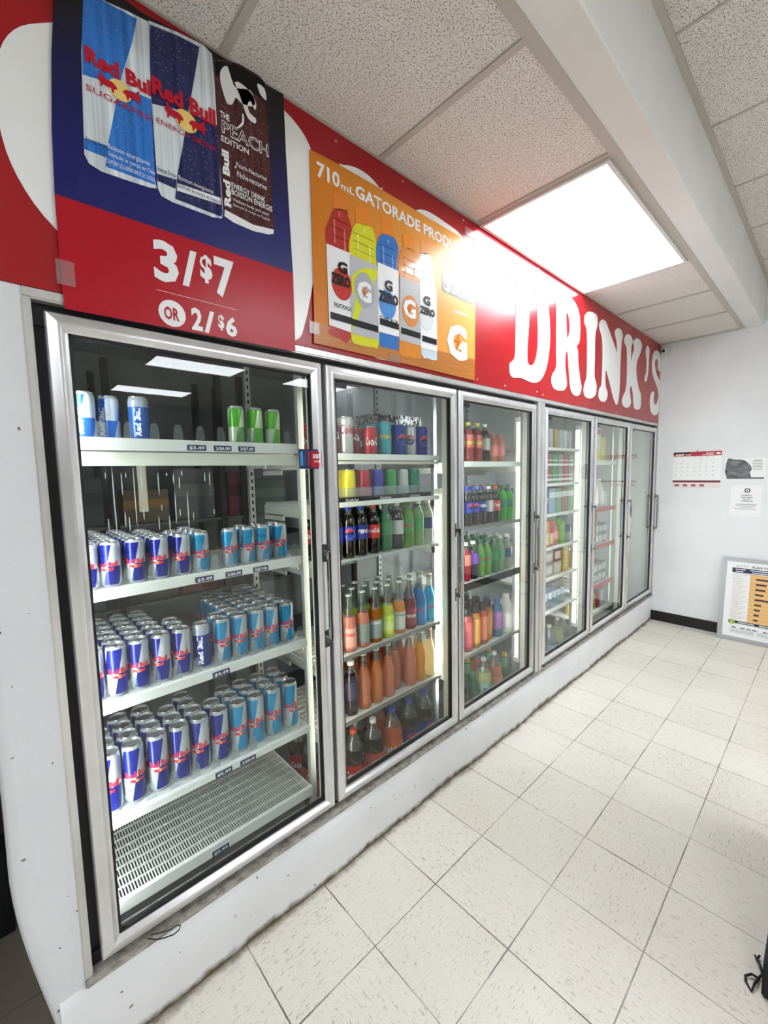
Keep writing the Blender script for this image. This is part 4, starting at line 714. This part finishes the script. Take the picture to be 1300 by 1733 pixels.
proto('g_blue', soda_glass('2494d8', '2c8ed0', texts=(('TWIST', .07, .016, .8, lm('c0345a')),), fillh=.72))
proto('g_cyan', soda_glass('20b8e0', '28b4dc', texts=(('TWIST', .07, .016, .8, lm('c0345a')),), fillh=.72))
proto('g_clear', soda_glass('c9c4b0', 'b9b8a8', fillh=.55))
def jar(col, tr=.55): return lambda: bottle('glass_soda_bottle', liquid('jr_' + col, col, tr), P_jar(.031, .245), .19, CLEAR, M('crown_w', 'c9c4b8', .3, .6), None, capr=.0145, caph=.008)
proto('j_peach', jar('e89a70')); proto('j_orange', jar('ea9850')); proto('j_salmon', jar('ea9c7c')); proto('j_yellow', jar('f0bc30')); proto('j_pale', jar('f0e0b8'))  # last bottle has glare put into its pale colour
proto('j_grape', lambda: bottle('soda_bottle', liquid('grape_dark', '1c0f22', .1), P_pet(.0318, .235), .19, CLEAR, CAPW, (.07, .15, lm('33284c'))))
def two(body, cap, lab, texts=(), globe=0, clear=True, z=(.10, .185)): return lambda: bottle('large_soda_bottle', body, P_two(.052, .325), .245 if clear else None, CLEAR if clear else None, cap, (z[0], z[1], lab), texts, globe, capr=.0155, caph=.02)
proto('L_coke', two(COLA, CAPR, lm('c02a2a'), (('Coca-Cola', .13, .03, 1.0, MW),))); proto('L_diet', two(COLA, CAPW, lm('c05048')))
proto('L_fanta', two(liquid('fanta', 'e8743a', .5), CAPB, lm('e8702c'), (('FANTA', .13, .03, .8, MW),))); proto('L_pepsi', two(COLA, CAPB, lm('2036a0'), (), .036))
proto('L_lemon', two(liquid('lemonade', 'dfe0a8', .6), CAPW, lm('9cc4b0'), (('FRESCA', .13, .026, .9, lm('3c5a9c')),))); proto('L_peach', two(liquid('peach_two', 'f09a6c', .6), CAPW, lm('f0a070'), ()))
proto('L_dark', two(COLA, CAPW, lm('3a3c40')))
proto('L_green', lambda: bottle('large_soda_bottle', liquid('green_glass', '2a6a48', .3), [(.03, 0), (.038, .004), (.04, .02), (.04, .12), (.036, .15), (.022, .20), (.0145, .235), (.0135, .27)], None, None, CAPG, (.03, .09, lm('b4c8c0')), capr=.0155, caph=.02))
proto('L_sparkling', lambda: bottle('sparkling_bottle', liquid('green_light', '3f9a58', .5), [(.034, 0), (.042, .005), (.042, .05), (.036, .11), (.026, .16), (.018, .21), (.014, .25), (.013, .28)], None, None, CAPY, (.19, .25, lm('6cc088')), capr=.017, caph=.024))
proto('iced', lambda: bottle('juice_bottle', liquid('fruit_red', 'd86050', .5), P_juice(.0345, .24), None, None, CAPK, (.03, .17, lm('e87a58')), capr=.024, caph=.040))
proto('iced2', lambda: bottle('juice_bottle', liquid('fruit_pink', 'dc6a6a', .5), P_juice(.0345, .24), None, None, CAPK, (.03, .17, lm('d85f66')), capr=.024, caph=.040))
proto('iced3', lambda: bottle('juice_bottle', liquid('fruit_amber', 'e8a040', .5), P_juice(.0345, .24), None, None, CAPK, (.03, .17, lm('e8a84a')), capr=.024, caph=.040))
proto('berrywater', lambda: bottle('juice_bottle', liquid('blue_water', '5a94c8', .6), P_juice(.034, .235), None, None, M('cap_blue2', '4a7ec0', .4), (.05, .16, lm('a86cb4'))))
proto('milk', lambda: bottle('milk_jug', liquid('milk', 'f2f0ea', .5), [(.04, 0), (.05, .01), (.05, .14), (.04, .18), (.022, .215), (.018, .24)], None, None, CAPW, (.04, .13, lm('ece6e2')), (('Nestea', .08, .02, .9, lm('d05060')),) if 0 else (), capr=.02, caph=.018, look='jug'))
proto('water', lambda: bottle('water_bottle', glassm('water_pet', 'd4e0ea', .18, .05, .12), P_two(.048, .30), None, None, CAPW, (.10, .16, lm('a8bcd8')), capr=.0155, caph=.02))
proto('watersmall', lambda: bottle('water_bottle', glassm('water_pet2', 'c4d8ea', .18, .05, .2), P_pet(.032, .2), None, None, CAPB, (.07, .12, lm('dfe6f0'))))
proto('limejuice', lambda: bottle('juice_bottle', liquid('limejuice', '9cd84a', .6), P_juice(.045, .20), None, None, CAPG, None, capr=.018))
LABELS = {}
def put(key, x, y, z, label, group, rz=None, cat=None):
    fn, o = PROT[key]
    if o is None:
        o = fn(); PROT[key][1] = o; KIDS_fill(o); c = o
    else: c = copy_tree(o)
    c.location = (x, y, z); c.rotation_euler = (0, 0, rz if rz is not None else random.uniform(-.5, .35))
    c['label'] = label; c['group'] = group
    if cat: c['category'] = cat
    return c
def KIDS_fill(o):
    KIDS[o.name] = list(o.children)
    for ch in KIDS[o.name]: KIDS_fill(ch)
# ------------------------------------------------ behind door 1
G1 = [.193, .255, .321, .386, .452, .516, .582, .648, .718, .788]
def div(xs): return [(a + b) / 2 for a, b in zip(xs, xs[1:])] + [xs[-1] + .033]
EN = dict(sh1='top shelf', sh2='second shelf', sh3='third shelf', sh4='fourth shelf')
shelf(.150, .83, 1.650, 's', 'white top shelf with empty lanes behind the nearest cooler door', lip=.028, under=.042, wire=False, tags=((.475, '$3.49'), (.555, '2/$6.00'), (.635, '3/$7.00')), lanes=[.235, .30, .365, .43, .495, .56, .625, .668, .735, .80])
shelf(.142, .83, 1.240, 's', 'white second shelf of small energy cans behind the nearest cooler door', lip=.026, wire=False, tags=((.475, '$3.49'), (.57, '2/$6.00'), (.665, '3/$7.00')), lanes=div([.184, .24, .302, .366, .43, .49, .545, .59, .648, .708, .78]))
shelf(.142, .84, .920, 's', 'white third shelf of tall slim cans behind the nearest cooler door', lip=.026, wire=False, tags=((.51, '$4.49'),), lanes=div([.176, .233, .292, .352, .413, .475, .543, .604, .667, .725, .788]))
shelf(.142, .84, .580, 's', 'white fourth shelf of large cans behind the nearest cooler door', lip=.026, top=.0, wire=False, tags=((.50, '$5.49'), (.585, '2/$8.00')), lanes=div(G1))
shelf(.142, .84, .325, 's', 'empty white wire shelf, lowest behind the nearest cooler door', lip=.035, wire=True, y1=.56, tags=((.475, '$9.99'),), arms=True)
KN = dict(blue='dark blue', light='light blue')
def lane_fill(sh, xs, cols, counts, z, sz, pitch, y0=.152):
    for i, (x, c, n) in enumerate(zip(xs, cols, counts)):
        for r in range(n):
            if c == 'ice': lb = 'dark blue slim can with vertical white lettering, third shelf, nearest cooler'; k = 'rb_ice'
            else:
                k = 'rb_%s_%s' % (c, sz); lb = '%s can, %s of %s lane from left, %s, nearest cooler' % (KN[c], ROW[r].replace(' row', ''), ORD[i], sh)
            put(k, x + random.uniform(-.0012, .0012), y0 + r * pitch, z, lb, 'energy drink cans on the %s of the nearest cooler' % sh, rz=random.uniform(-.75, .1))
bl, lt = 'blue', 'light'
lane_fill('second shelf', [.184, .24, .302, .366, .43, .49, .585, .648, .708, .775], [bl] * 5 + [lt] * 5, [7, 7, 6, 5, 3, 4, 1, 2, 2, 2], 1.240, 's', .0545)
lane_fill('third shelf', [.176, .233, .292, .352, .413, .475, .543, .604, .667, .725, .788], [bl] * 5 + ['ice'] + [lt] * 5, [6, 6, 6, 6, 3, 1, 2, 6, 6, 6, 7], .920, 'm', .057)
lane_fill('fourth shelf', G1, [bl] * 6 + [lt] * 4, [3, 4, 4, 3, 4, 2, 3, 3, 3, 3], .580, 'l', .0635)
put('rb_vert', .205, .152, 1.650, 'white and blue can at the left end of the top shelf, nearest door', 'cans on the top shelf of the nearest cooler', -.5)
put('rb_vert', .270, .190, 1.650, 'second blue and white can from the left on the top shelf', 'cans on the top shelf of the nearest cooler', -.9)
put('rb_ice_s', .337, .152, 1.650, 'blue can with silver top beside the empty lanes of the top shelf', 'cans on the top shelf of the nearest cooler', -.3)
for i, x in enumerate((.632, .700, .768)):
    put('rb_green', x, .155, 1.650, '%s green and white can on the top shelf, nearest door' % ('leftmost', 'middle', 'rightmost')[i], 'green cans on the top shelf of the nearest cooler')
# hanging cardboard strip and small promo card on the glass
bm = bmesh.new(); box(bm, .40, .43, .495, .498, 1.42, 1.64, bev=.001); tag(link('hanging_strip', bm, M('cardboard', 'd9d4bc', .7)), 'narrow cream strip hanging below the top shelf of the nearest cooler', 'strip')
pc = tag(link('promotional_card', B(.775, .868, -.0052, -.004, 1.565, 1.632), M('print_navy2', '0d1450', .25)), 'small dark blue card with red price panel stuck on the first door', 'card')
link('price_panel', B(.822, .866, -.0062, -.0052, 1.570, 1.624), mp('red', ''), pc)
for k, c in enumerate(('2c86c4', '1a2a70', '7a1a20')): link('printed_can', B(.779 + k * .014, .790 + k * .014, -.0062, -.0052, 1.575, 1.624), M('pc' + c, c, .3), pc)
text('lettering', '3/$7', .829, .860, 1.602, .014, -.0068, wh, pc, .04); text('lettering', 'OR 2/$6', .834, .858, 1.588, .006, -.0068, wh, pc, .03)
# dark crates and cartons standing in the cold room behind the shelves
def carton(x, y, z, w_, d_, h_, c, label, cat='carton', stripes=None, kind='drink_carton', group=None, panel=None, tx=None, tc=None):
    t = tag(link(kind, B(x, x + w_, y, y + d_, z, z + h_, bev=.003), M('ct_' + c, c, .45)), label, cat, group)
    if stripes:
        for k, (a, b, sc) in enumerate(stripes): link('printed_band', B(x - .0008, x + w_ + .0008, y - .0012, y + .001, z + h_ * a, z + h_ * b), M('ct_' + sc, sc, .45), t)
    if panel: a, b, e, f, sc = panel; link('front_panel', B(x + w_ * a, x + w_ * b, y - .0016, y + .001, z + h_ * e, z + h_ * f), M('ct_' + sc, sc, .45), t)
    if tx: text('lettering', tx, x + w_ * .12, x + w_ * .88, z + h_ * .4, h_ * .22, y - .0022, M('ct_' + (tc or 'f0f0f0'), tc or 'f0f0f0', .4), t, .04)
    return t
rk = thing('storage_rack', 'dark posted storage rack at the back of the cold room', 'rack', (0, 1.02, .085))
for x in (.10, .42, .93, 1.05, 1.83):
    for y in (0, .34): link('post', B(x - .014, x + .014, y, y + .028, 0, 2.0), M('rack_post', '1d1e20', .5), rk)
for z in (.45, .85, 1.24, 1.62): link('rack_board', B(.09, 1.85, .0, .37, z - .015, z), M('rack_board', '5f605e', .5), rk)
for i, (x, z, w_, h_, c, cw, sc) in enumerate(((.46, 1.327, .20, .16, '6e5a44', 'brown', 'a8702c'), (.18, 1.327, .20, .22, '46494a', 'charcoal', '30302e'), (.69, 1.327, .20, .26, '63676a', 'slate grey', '7c8082'), (.97, 1.327, .06, .24, '7a3034', 'maroon', '4c2024'), (1.10, 1.327, .22, .20, '4e5a50', 'grey green', '6c7a6c'), (.46, .937, .22, .2, '4c4640', 'dull brown', '7a5c48'), (.70, .937, .18, .16, '6a2c30', 'dark red', '8a8c8c'), (.16, .937, .2, .24, '3e4042', 'near black', '54585a'), (.16, .537, .22, .26, '4a4c4c', 'graphite', '606464'), (.5, .537, .3, .22, '565452', 'taupe', '727070'), (1.2, .937, .3, .25, '484c50', 'steel grey', '6c7074'), (1.5, 1.327, .3, .22, '707478', 'mid grey', '8a8e90'))):
    carton(x, 1.05, z, w_, .26, h_, c, '%s carton on the storage rack at the back of the cold room' % cw, stripes=((.45, .7, sc),), kind='storage_carton')
bunch = tag(link('plastic_bag', lathe([(.01, 0), (.05, .01), (.062, .05), (.05, .09), (.058, .13), (.03, .17), (.008, .2)], 14), M('bag_yellow', '8f9440', .5)), 'yellow green bag behind the third shelf of the nearest cooler', 'bag'); bunch.location = (.955, 1.22, .936)
link('bag_tie', lathe([(.012, .165), (.014, .175), (.008, .19)], 10), m_black, bunch)
tag(tube('wire_hook', [(.225, -.016, .276), (.245, -.03, .268), (.262, -.038, .266), (.285, -.043, .262), (.30, -.040, .262), (.306, -.032, .264), (.298, -.026, .266), (.28, -.028, .268), (.262, -.022, .270), (.235, -.014, .277)], .0016, m_black), 'bent black wire lying on the sill under the nearest door', 'wire')
tag(tube('wire_hook', [(1.70, -.016, .274), (1.73, -.03, .268), (1.76, -.034, .268), (1.79, -.034, .268), (1.80, -.028, .269), (1.78, -.022, .27), (1.74, -.02, .272)], .0016, M('wire_brown', '5a4630', .5)), 'brown wire loop on the sill under the third door', 'wire')
# ------------------------------------------------ behind door 2
def row(door, shname, z, items, y0=.15, dy=.075, rows=(1,), cat=None):
    """items: (x, key, words, depth count[, y offset])"""
    for i, it in enumerate(items):
        x, key, words, n = it[:4]; yo = it[4] if len(it) > 4 else 0
        for r in range(n):
            k = key if not isinstance(key, (list, tuple)) else key[min(r, len(key) - 1)]
            wd = words if not isinstance(words, (list, tuple)) else words[min(r, len(words) - 1)]
            put(k, x + (random.uniform(-.0012, .0012)), y0 + yo + r * dy, z, '%s, %s, %s from left, %s, %s door' % (wd, ROW[r], ORD[i], shname, ('nearest', 'second', 'third', 'fourth', 'fifth')[door - 1]), 'drinks on the %s behind the %s' % (shname, DOOR[door]), rz=random.uniform(-.75, -.05))
X2 = [1.035, 1.105, 1.178, 1.25, 1.325, 1.40, 1.475, 1.55]
shelf(.915, 1.632, 1.620, 's', 'white wire top shelf of soda cans behind the second cooler door', lip=.020, under=.016)
shelf(.915, 1.632, 1.425, 's', 'wire shelf of colourful cans in clear trays, second cooler door', lip=.014)
shelf(.915, 1.632, 1.190, 's', 'wire shelf carrying soda bottles behind the second cooler door', lip=.010, fc=m_clear)
shelf(.915, 1.632, .785, 's', 'wire shelf carrying coloured glass bottles, second cooler door', lip=.008, fc=m_grey)
shelf(.915, 1.632, .500, 's', 'wire shelf carrying orange glass bottles, second cooler door', lip=.008, fc=m_grey)
row(2, 'top shelf', 1.622, [(.95, 'coke_can', 'red cola can', 2), (1.028, 'coke_small', 'dark red cola can', 2), (1.096, 'diet_can', 'silver cola can', 2), (1.16, 'coke_small', 'dark red cola can', 3, .03), (1.228, 'coke_can', 'red cola can', 3), (1.315, 'turq_can', 'turquoise and blue tall can', 3), (1.40, 'pepsi_can', 'blue cola can with round logo', 3), (1.48, 'pepsi_diet_can', 'silver cola can with round logo', 3), (1.56, 'pepsi_can', 'blue cola can with round logo', 2)], dy=.068)
row(2, 'second shelf', 1.427, [(.96, 'can_gold', 'gold can', 1), (1.105, 'can_yellow', 'yellow can', 2), (1.185, 'can_berry', 'berry red can', 2), (1.265, 'can_violet', 'violet blue can', 2), (1.345, 'can_green', 'green can', 2), (1.425, 'can_silver', 'silver can', 2), (1.50, 'can_teal', 'green and silver can', 2)])
for i in range(3):
    x = 1.02 + i * .19; t = thing('clear_tray', '%s clear plastic tray holding cans on the second shelf, second cooler' % ('left', 'middle', 'right')[i], 'tray', (x, .108, 1.428))
    b = bmesh.new(); box(b, 0, .18, 0, .003, 0, .06); link('tray_body', b, m_clear, t); link('base_strip', B(0, .18, -.002, 0, 0, .022), m_black, t)
    link('lettering', fit(tmesh('Sable', .0, .2), .03, .10, .004, .012, lambda u, v: (u, -.003, v)), MW, t)
row(2, 'third shelf', 1.192, [(.96, 'coke', 'cola bottle with red label', 2), (1.03, 'pepsi', 'cola bottle with round logo', 2), (1.098, ('pepsi', 'coke', 'coke'), ('cola bottle with round logo', 'red capped cola bottle', 'red capped cola bottle'), 3), (1.165, ('pepsi_zero', 'coke', 'coke'), ('cola bottle with dark blue label', 'red capped cola bottle', 'red capped cola bottle'), 3), (1.236, 'coke', 'cola bottle with red label', 4), (1.31, 'ginger', 'green ginger ale bottle', 4), (1.385, 'diet', 'cola bottle with grey label', 4), (1.455, 'dew', 'green bottle with red lettering', 4), (1.528, 'lime', 'pale green soda bottle', 4), (1.598, 'clearb', 'clear bottle with blue label', 2)], y0=.15, dy=.074)
row(2, 'fourth shelf', .787, [(1.01, 'g_clear', 'pale glass soda bottle', 2), (1.087, ('g_pink', 'g_lime', 'g_clear'), ('pink glass soda bottle', 'yellow glass soda bottle', 'pale glass soda bottle'), 3), (1.162, ('g_rose', 'g_lime', 'g_clear'), ('rose glass bottle', 'yellow glass soda bottle', 'pale glass soda bottle'), 3), (1.236, ('g_amber', 'g_lime', 'g_clear'), ('amber glass bottle', 'yellow glass soda bottle', 'pale glass soda bottle'), 3), (1.312, ('g_lime', 'g_clear', 'g_red'), ('yellow green glass bottle', 'pale glass soda bottle', 'dark red glass bottle'), 3), (1.387, ('g_orange', 'g_red', 'g_clear'), ('orange glass bottle', 'dark red glass bottle', 'pale glass soda bottle'), 3), (1.465, ('g_red', 'g_clear', 'g_clear'), ('dark red glass bottle', 'pale glass soda bottle', 'pale glass soda bottle'), 3), (1.54, 'g_blue', 'blue glass soda bottle', 2), (1.608, 'g_cyan', 'bright cyan glass bottle', 2)], dy=.072)
row(2, 'fifth shelf', .502, [(1.015, 'j_peach', 'peach orange glass bottle', 2), (1.089, ('j_grape', 'j_peach'), ('dark purple bottle with white cap', 'peach orange glass bottle'), 2), (1.162, 'j_peach', 'peach orange glass bottle', 3), (1.236, 'j_orange', 'orange glass bottle', 3), (1.31, 'j_salmon', 'salmon orange glass bottle', 3), (1.383, 'j_peach', 'peach orange glass bottle', 3, .03), (1.458, 'j_salmon', 'salmon orange glass bottle', 3), (1.535, 'j_yellow', 'yellow glass bottle', 2), (1.605, 'j_pale', 'pale cream glass bottle', 2)], dy=.072)
row(2, 'cooler floor', .088, [(.965, 'L_coke', 'large cola bottle with red label', 3), (1.105, 'L_coke', 'large cola bottle with red label', 3), (1.222, ('L_diet', 'L_dark', 'L_dark'), ('large cola bottle with clear cap', 'large dark soda bottle', 'large dark soda bottle'), 3), (1.345, 'L_fanta', 'large orange soda bottle', 3), (1.462, ('L_pepsi', 'L_dark', 'L_pepsi'), ('large cola bottle with blue label', 'large dark soda bottle', 'large cola bottle with blue label'), 3), (1.578, 'L_pepsi', 'large cola bottle with blue label', 3)], y0=.165, dy=.115)
# patterned boxes standing behind the cola cans
def patterned():
    g = N('carton_pattern'); o = g.obj(); f = g.step(g.noise(g.mapv(o, (1, 1, .7)), 75, 2, .6), .48, .53); g.base(g.mix(f, lin('f0f2f4'), lin('22262c'))); g.setp(Roughness=.5); return g.m
mpat = patterned()
for i in range(4):
    c = tag(link('drink_carton', B(1.44 + i * .085, 1.52 + i * .085, .34, .50, 1.622, 1.845, bev=.003), mpat), '%s black and white patterned box behind the blue cola cans' % ('leftmost', 'second', 'third', 'rightmost')[i], 'carton', 'patterned boxes on the top shelf')
# ------------------------------------------------ behind door 3
for z, lb, lp in ((1.592, 'white wire top shelf behind the third cooler door', .024), (1.238, 'second wire shelf behind the third cooler door', .012), (.932, 'black fronted bottle shelf behind the third cooler door', .034), (.525, 'wire shelf of juices behind the third cooler door', .010)):
    shelf(1.715, 2.412, z, 's', lb, lip=lp, fc=(m_black if 'black' in lb else (m_grey if z < 1.3 else None)))
row(3, 'top shelf', 1.594, [(1.86, 'cherrytall', 'tall red bottle with yellow lettering', 2), (1.944, 'cherrytall', 'tall red bottle with yellow lettering', 2), (2.03, 'cherrytall', 'tall red bottle with yellow lettering', 2), (2.104, 'diet', 'grey labelled bottle', 2), (2.178, 'peachjuice', 'pink peach juice bottle', 2), (2.254, 'peachjuice', 'pink peach juice bottle', 2)])
row(3, 'second shelf', 1.24, [(1.86, 'pepsi', 'cola bottle with blue label', 2), (1.93, 'pepsi', 'cola bottle with blue label', 3), (1.999, 'pepsi', 'cola bottle with blue label', 3), (2.07, 'pepsi_zero', 'cola bottle with dark label', 3), (2.14, 'diet', 'cola bottle with grey label', 3), (2.212, 'coke', 'cola bottle with red label', 3), (2.29, 'greenbright', 'bright green soda bottle', 3), (2.364, 'greenbright', 'bright green soda bottle', 3)])
row(3, 'third shelf', .934, [(1.85, 'redpet', 'red drink bottle', 3), (1.918, 'redpet', 'red drink bottle', 3), (1.988, 'grape', 'purple drink bottle', 3), (2.058, 'dew', 'green bottle with red lettering', 3), (2.126, 'dew', 'green bottle with red lettering', 3), (2.196, 'ginger', 'dark green soda bottle', 3), (2.266, 'lime', 'pale green soda bottle', 3), (2.344, 'clearb', 'clear soda bottle', 3)])
row(3, 'fourth shelf', .527, [(1.82, 'milk', 'white milk jug', 1), (1.928, 'iced2', 'pink fruit drink with black cap', 4), (2.004, 'iced3', 'amber fruit drink with black cap', 4), (2.082, 'iced', 'red fruit drink with black cap', 4), (2.16, 'iced3', 'amber fruit drink with black cap', 4, .02), (2.242, 'berrywater', 'blue and purple flavoured water bottle', 2), (2.342, 'milk', 'white milk jug', 1)], dy=.078)
row(3, 'cooler floor', .088, [(1.89, 'L_dark', 'large dark soda bottle', 2), (2.015, 'L_green', 'dark green sparkling bottle', 2), (2.128, ('L_lemon', 'L_sparkling'), ('large pale lemon soda bottle', 'green bottle with yellow cap'), 2), (2.245, 'L_peach', 'large peach soda bottle', 2), (2.365, 'L_sparkling', 'green bottle with yellow cap', 3)], y0=.17, dy=.12)
# ------------------------------------------------ behind door 4
for z, lb in ((1.690, 'top wire shelf behind the fourth cooler door'), (1.445, 'second wire shelf behind the fourth cooler door'), (1.235, 'third wire shelf behind the fourth cooler door'), (1.000, 'fourth wire shelf behind the fourth cooler door'), (.780, 'fifth wire shelf behind the fourth cooler door'), (.545, 'lowest wire shelf behind the fourth cooler door')):
    shelf(2.56, 3.27, z, 's', lb, lip=.014, arms=False)
cs = ('can_berry', 'can_green', 'can_silver', 'can_white')
row(4, 'top shelf', 1.692, [(2.66 + i * .074, ('can_silver', 'can_teal', 'can_white', 'can_silver', 'can_gold', 'can_silver', 'can_white', 'can_silver')[i], ('silver can', 'teal can', 'white can', 'silver can', 'gold can', 'silver can', 'white can', 'silver can')[i], 2) for i in range(8)])
cnt = [0]
def c4(x, y, z, w_, d_, h_, c, words, **k): return carton(x, y, z, w_, d_, h_, c, words + ', fourth cooler', **k)
for i, (c, n_) in enumerate((('9a9c9c', 'grey'), ('b03a40', 'red'), ('8a4a4a', 'dull red'), ('3f9e56', 'green'), ('8d8f8c', 'pale grey'), ('b83c40', 'bright red'), ('7d8a8c', 'slate'))):
    for j in range(2): c4(2.66 + i * .086, .13, 1.447 + j * .105, .08, .30, .10, c, '%s can carton, %s of its stack on the second shelf' % (n_, ('lower', 'upper')[j]), kind='can_carton', stripes=((.2, .35, 'e8e8e8'), (.55, .62, 'e8e8e8')), group='can cartons on the second shelf')
for i, (c, n_, tt) in enumerate((('484e58', 'charcoal', None), ('3c5480', 'dark blue', 'MIST'), ('9cb0c8', 'pale blue', None), ('7aa884', 'sage green', None), ('a06a68', 'dusty red', None), ('5a9a68', 'leaf green', None))):
    c4(2.68 + i * .098, .13, 1.237, .092, .30, .175, c, '%s drink carton on the third shelf' % n_, stripes=((.62, .85, 'e4e8ea'),) if i != 1 else None, tx=tt, kind='drink_carton', group='cartons on the third shelf')
row(4, 'fourth shelf', 1.002, [(2.70, 'peachjuice', 'peach juice bottle', 2), (2.77, 'peachjuice', 'peach juice bottle', 2), (2.985, 'peachjuice', 'peach juice bottle', 2), (3.07, 'limejuice', 'bright lime green juice bottle', 1), (3.19, 'clearb', 'clear bottle with blue label', 1)])
for i, (c, n_) in enumerate((('e0a848', 'amber'), ('c85060', 'pink red'))): c4(2.825 + i * .062, .13, 1.002, .06, .07, .18, c, '%s juice carton on the fourth shelf' % n_, panel=(.1, .9, .1, .5, 'e8d8a0'), kind='juice_carton', group='juice cartons on the fourth shelf')
for i in range(3):
    for j in range(2): c4(2.70 + i * .13, .13, .782 + j * .095, .12, .26, .09, ('8a8e90', 'a0a4a4', 'c4c0c8')[i] if not (i == 2 and j) else '7a3c58', '%s multipack carton, %s on the fifth shelf' % (('grey', 'light grey', 'purple topped')[i], ('bottom', 'top')[j]), panel=(.15, .85, .2, .8, 'd8dcdc'), kind='multipack_carton', group='multipacks on the fifth shelf')
c4(3.11, .13, .782, .10, .26, .20, 'c8ac60', 'gold carton on the fifth shelf', panel=(.2, .8, .1, .9, 'e8d8a0'), kind='multipack_carton')
row(4, 'lowest shelf', .547, [(2.70 + i * .068, 'watersmall', 'blue capped water bottle', 3) for i in range(7)], dy=.068)
row(4, 'cooler floor', .088, [(2.73, 'water', 'large clear water bottle', 2), (2.86, 'water', 'large clear water bottle', 2), (2.99, 'water', 'large clear water bottle', 2), (3.115, 'L_lemon', 'large pale lemon soda bottle', 2), (3.225, 'water', 'large clear water bottle', 1)], y0=.17, dy=.12)
# ------------------------------------------------ behind doors 5 and 6
for z, lb in ((1.605, 'top shelf behind the fifth cooler door'), (1.215, 'second shelf behind the fifth cooler door'), (.905, 'third shelf behind the fifth cooler door'), (.565, 'fourth shelf behind the fifth cooler door'), (.345, 'lowest shelf behind the fifth cooler door')):
    shelf(3.34, 4.05, z, 's', lb, lip=.03, arms=False, wire=False, fc=(M('rail_red', 'c8484c', .4) if z < 1.3 and z != .345 else None))
def c5(x, y, z, w_, d_, h_, c, words, **k): return carton(x, y, z, w_, d_, h_, c, words + ', fifth cooler', **k)
for i, (c, n_) in enumerate((('f0efe6', 'white'), ('f0e48a', 'pale yellow'))): c5(3.68 + i * .11, .13, 1.607, .10, .10, .20, c, '%s tall juice carton on the top shelf' % n_, kind='juice_carton', panel=(.1, .9, .05, .45, 'f0e890'), group='juice cartons of the fifth cooler')
c5(3.69, .13, 1.807, .09, .09, .075, 'f2f2f0', 'white carton with orange panel standing on the juice cartons', kind='juice_carton', panel=(.15, .85, .3, .8, 'd8703c'))
row(5, 'second shelf', 1.217, [(3.55, 'milk', 'white milk jug', 1), (3.68, 'milk', 'white milk jug', 1), (3.80, 'milk', 'white milk jug', 1), (3.92, 'can_white', 'white can', 2)])
for s_, z in (('third', .907), ('fourth', .567)):
    for i in range(6): 
        for j in range(2): c5(3.42 + i * .093, .13, z + j * .085, .086, .26, .08, ('8e9294', 'b0b2b0', '787c80')[(i + j) % 3], '%s of %s stack from left on the %s shelf, grey can multipack' % (('bottom', 'top')[j], ORD[i], s_), kind='multipack_carton', panel=(.1, .9, .2, .8, 'dfe1e1'), group='grey multipacks of the fifth cooler')
row(5, 'lowest shelf', .347, [(3.45 + i * .09, ('can_gold', 'can_berry', 'can_silver')[i % 3], ('gold can', 'dark red can', 'silver can')[i % 3], 2) for i in range(6)])
# ================================================================== right foreground
gd = thing('display_rack', 'black based shop display rack at the right edge of the aisle', 'rack', (1.535, -1.20, 0))
link('base', B(.0, .75, -.42, .022, .0, .11, bev=.006), m_black, gd); link('side_panel', B(0, .02, -.42, .0, .11, 1.35), M('rack_dark', '3a3a3a', .5), gd); link('side_panel', B(.73, .75, -.42, .0, .11, 1.35), M('rack_dark', ''), gd)
link('back_panel', B(.02, .73, -.43, -.41, .11, 1.35), M('rack_dark', ''), gd)
for z in (.13, .45, .75, 1.05, 1.33): link('shelf_board', B(.02, .73, -.41, -.005, z, z + .02), M('rack_dark', ''), gd)
link('price_rail', B(.02, .73, -.005, .012, .125, .160), m_white, gd)
tag(tube('cable_scrap', [(1.66, -1.163, .012), (1.645, -1.158, .006), (1.655, -1.153, .008), (1.62, -1.168, .02), (1.60, -1.175, .012), (1.585, -1.168, .006), (1.58, -1.153, .01), (1.565, -1.140, .006), (1.55, -1.143, .004), (1.53, -1.158, .004), (1.555, -1.163, .014), (1.585, -1.168, .006)], .0035, m_black), 'twisted black cable scrap on the floor at the right edge', 'cable')
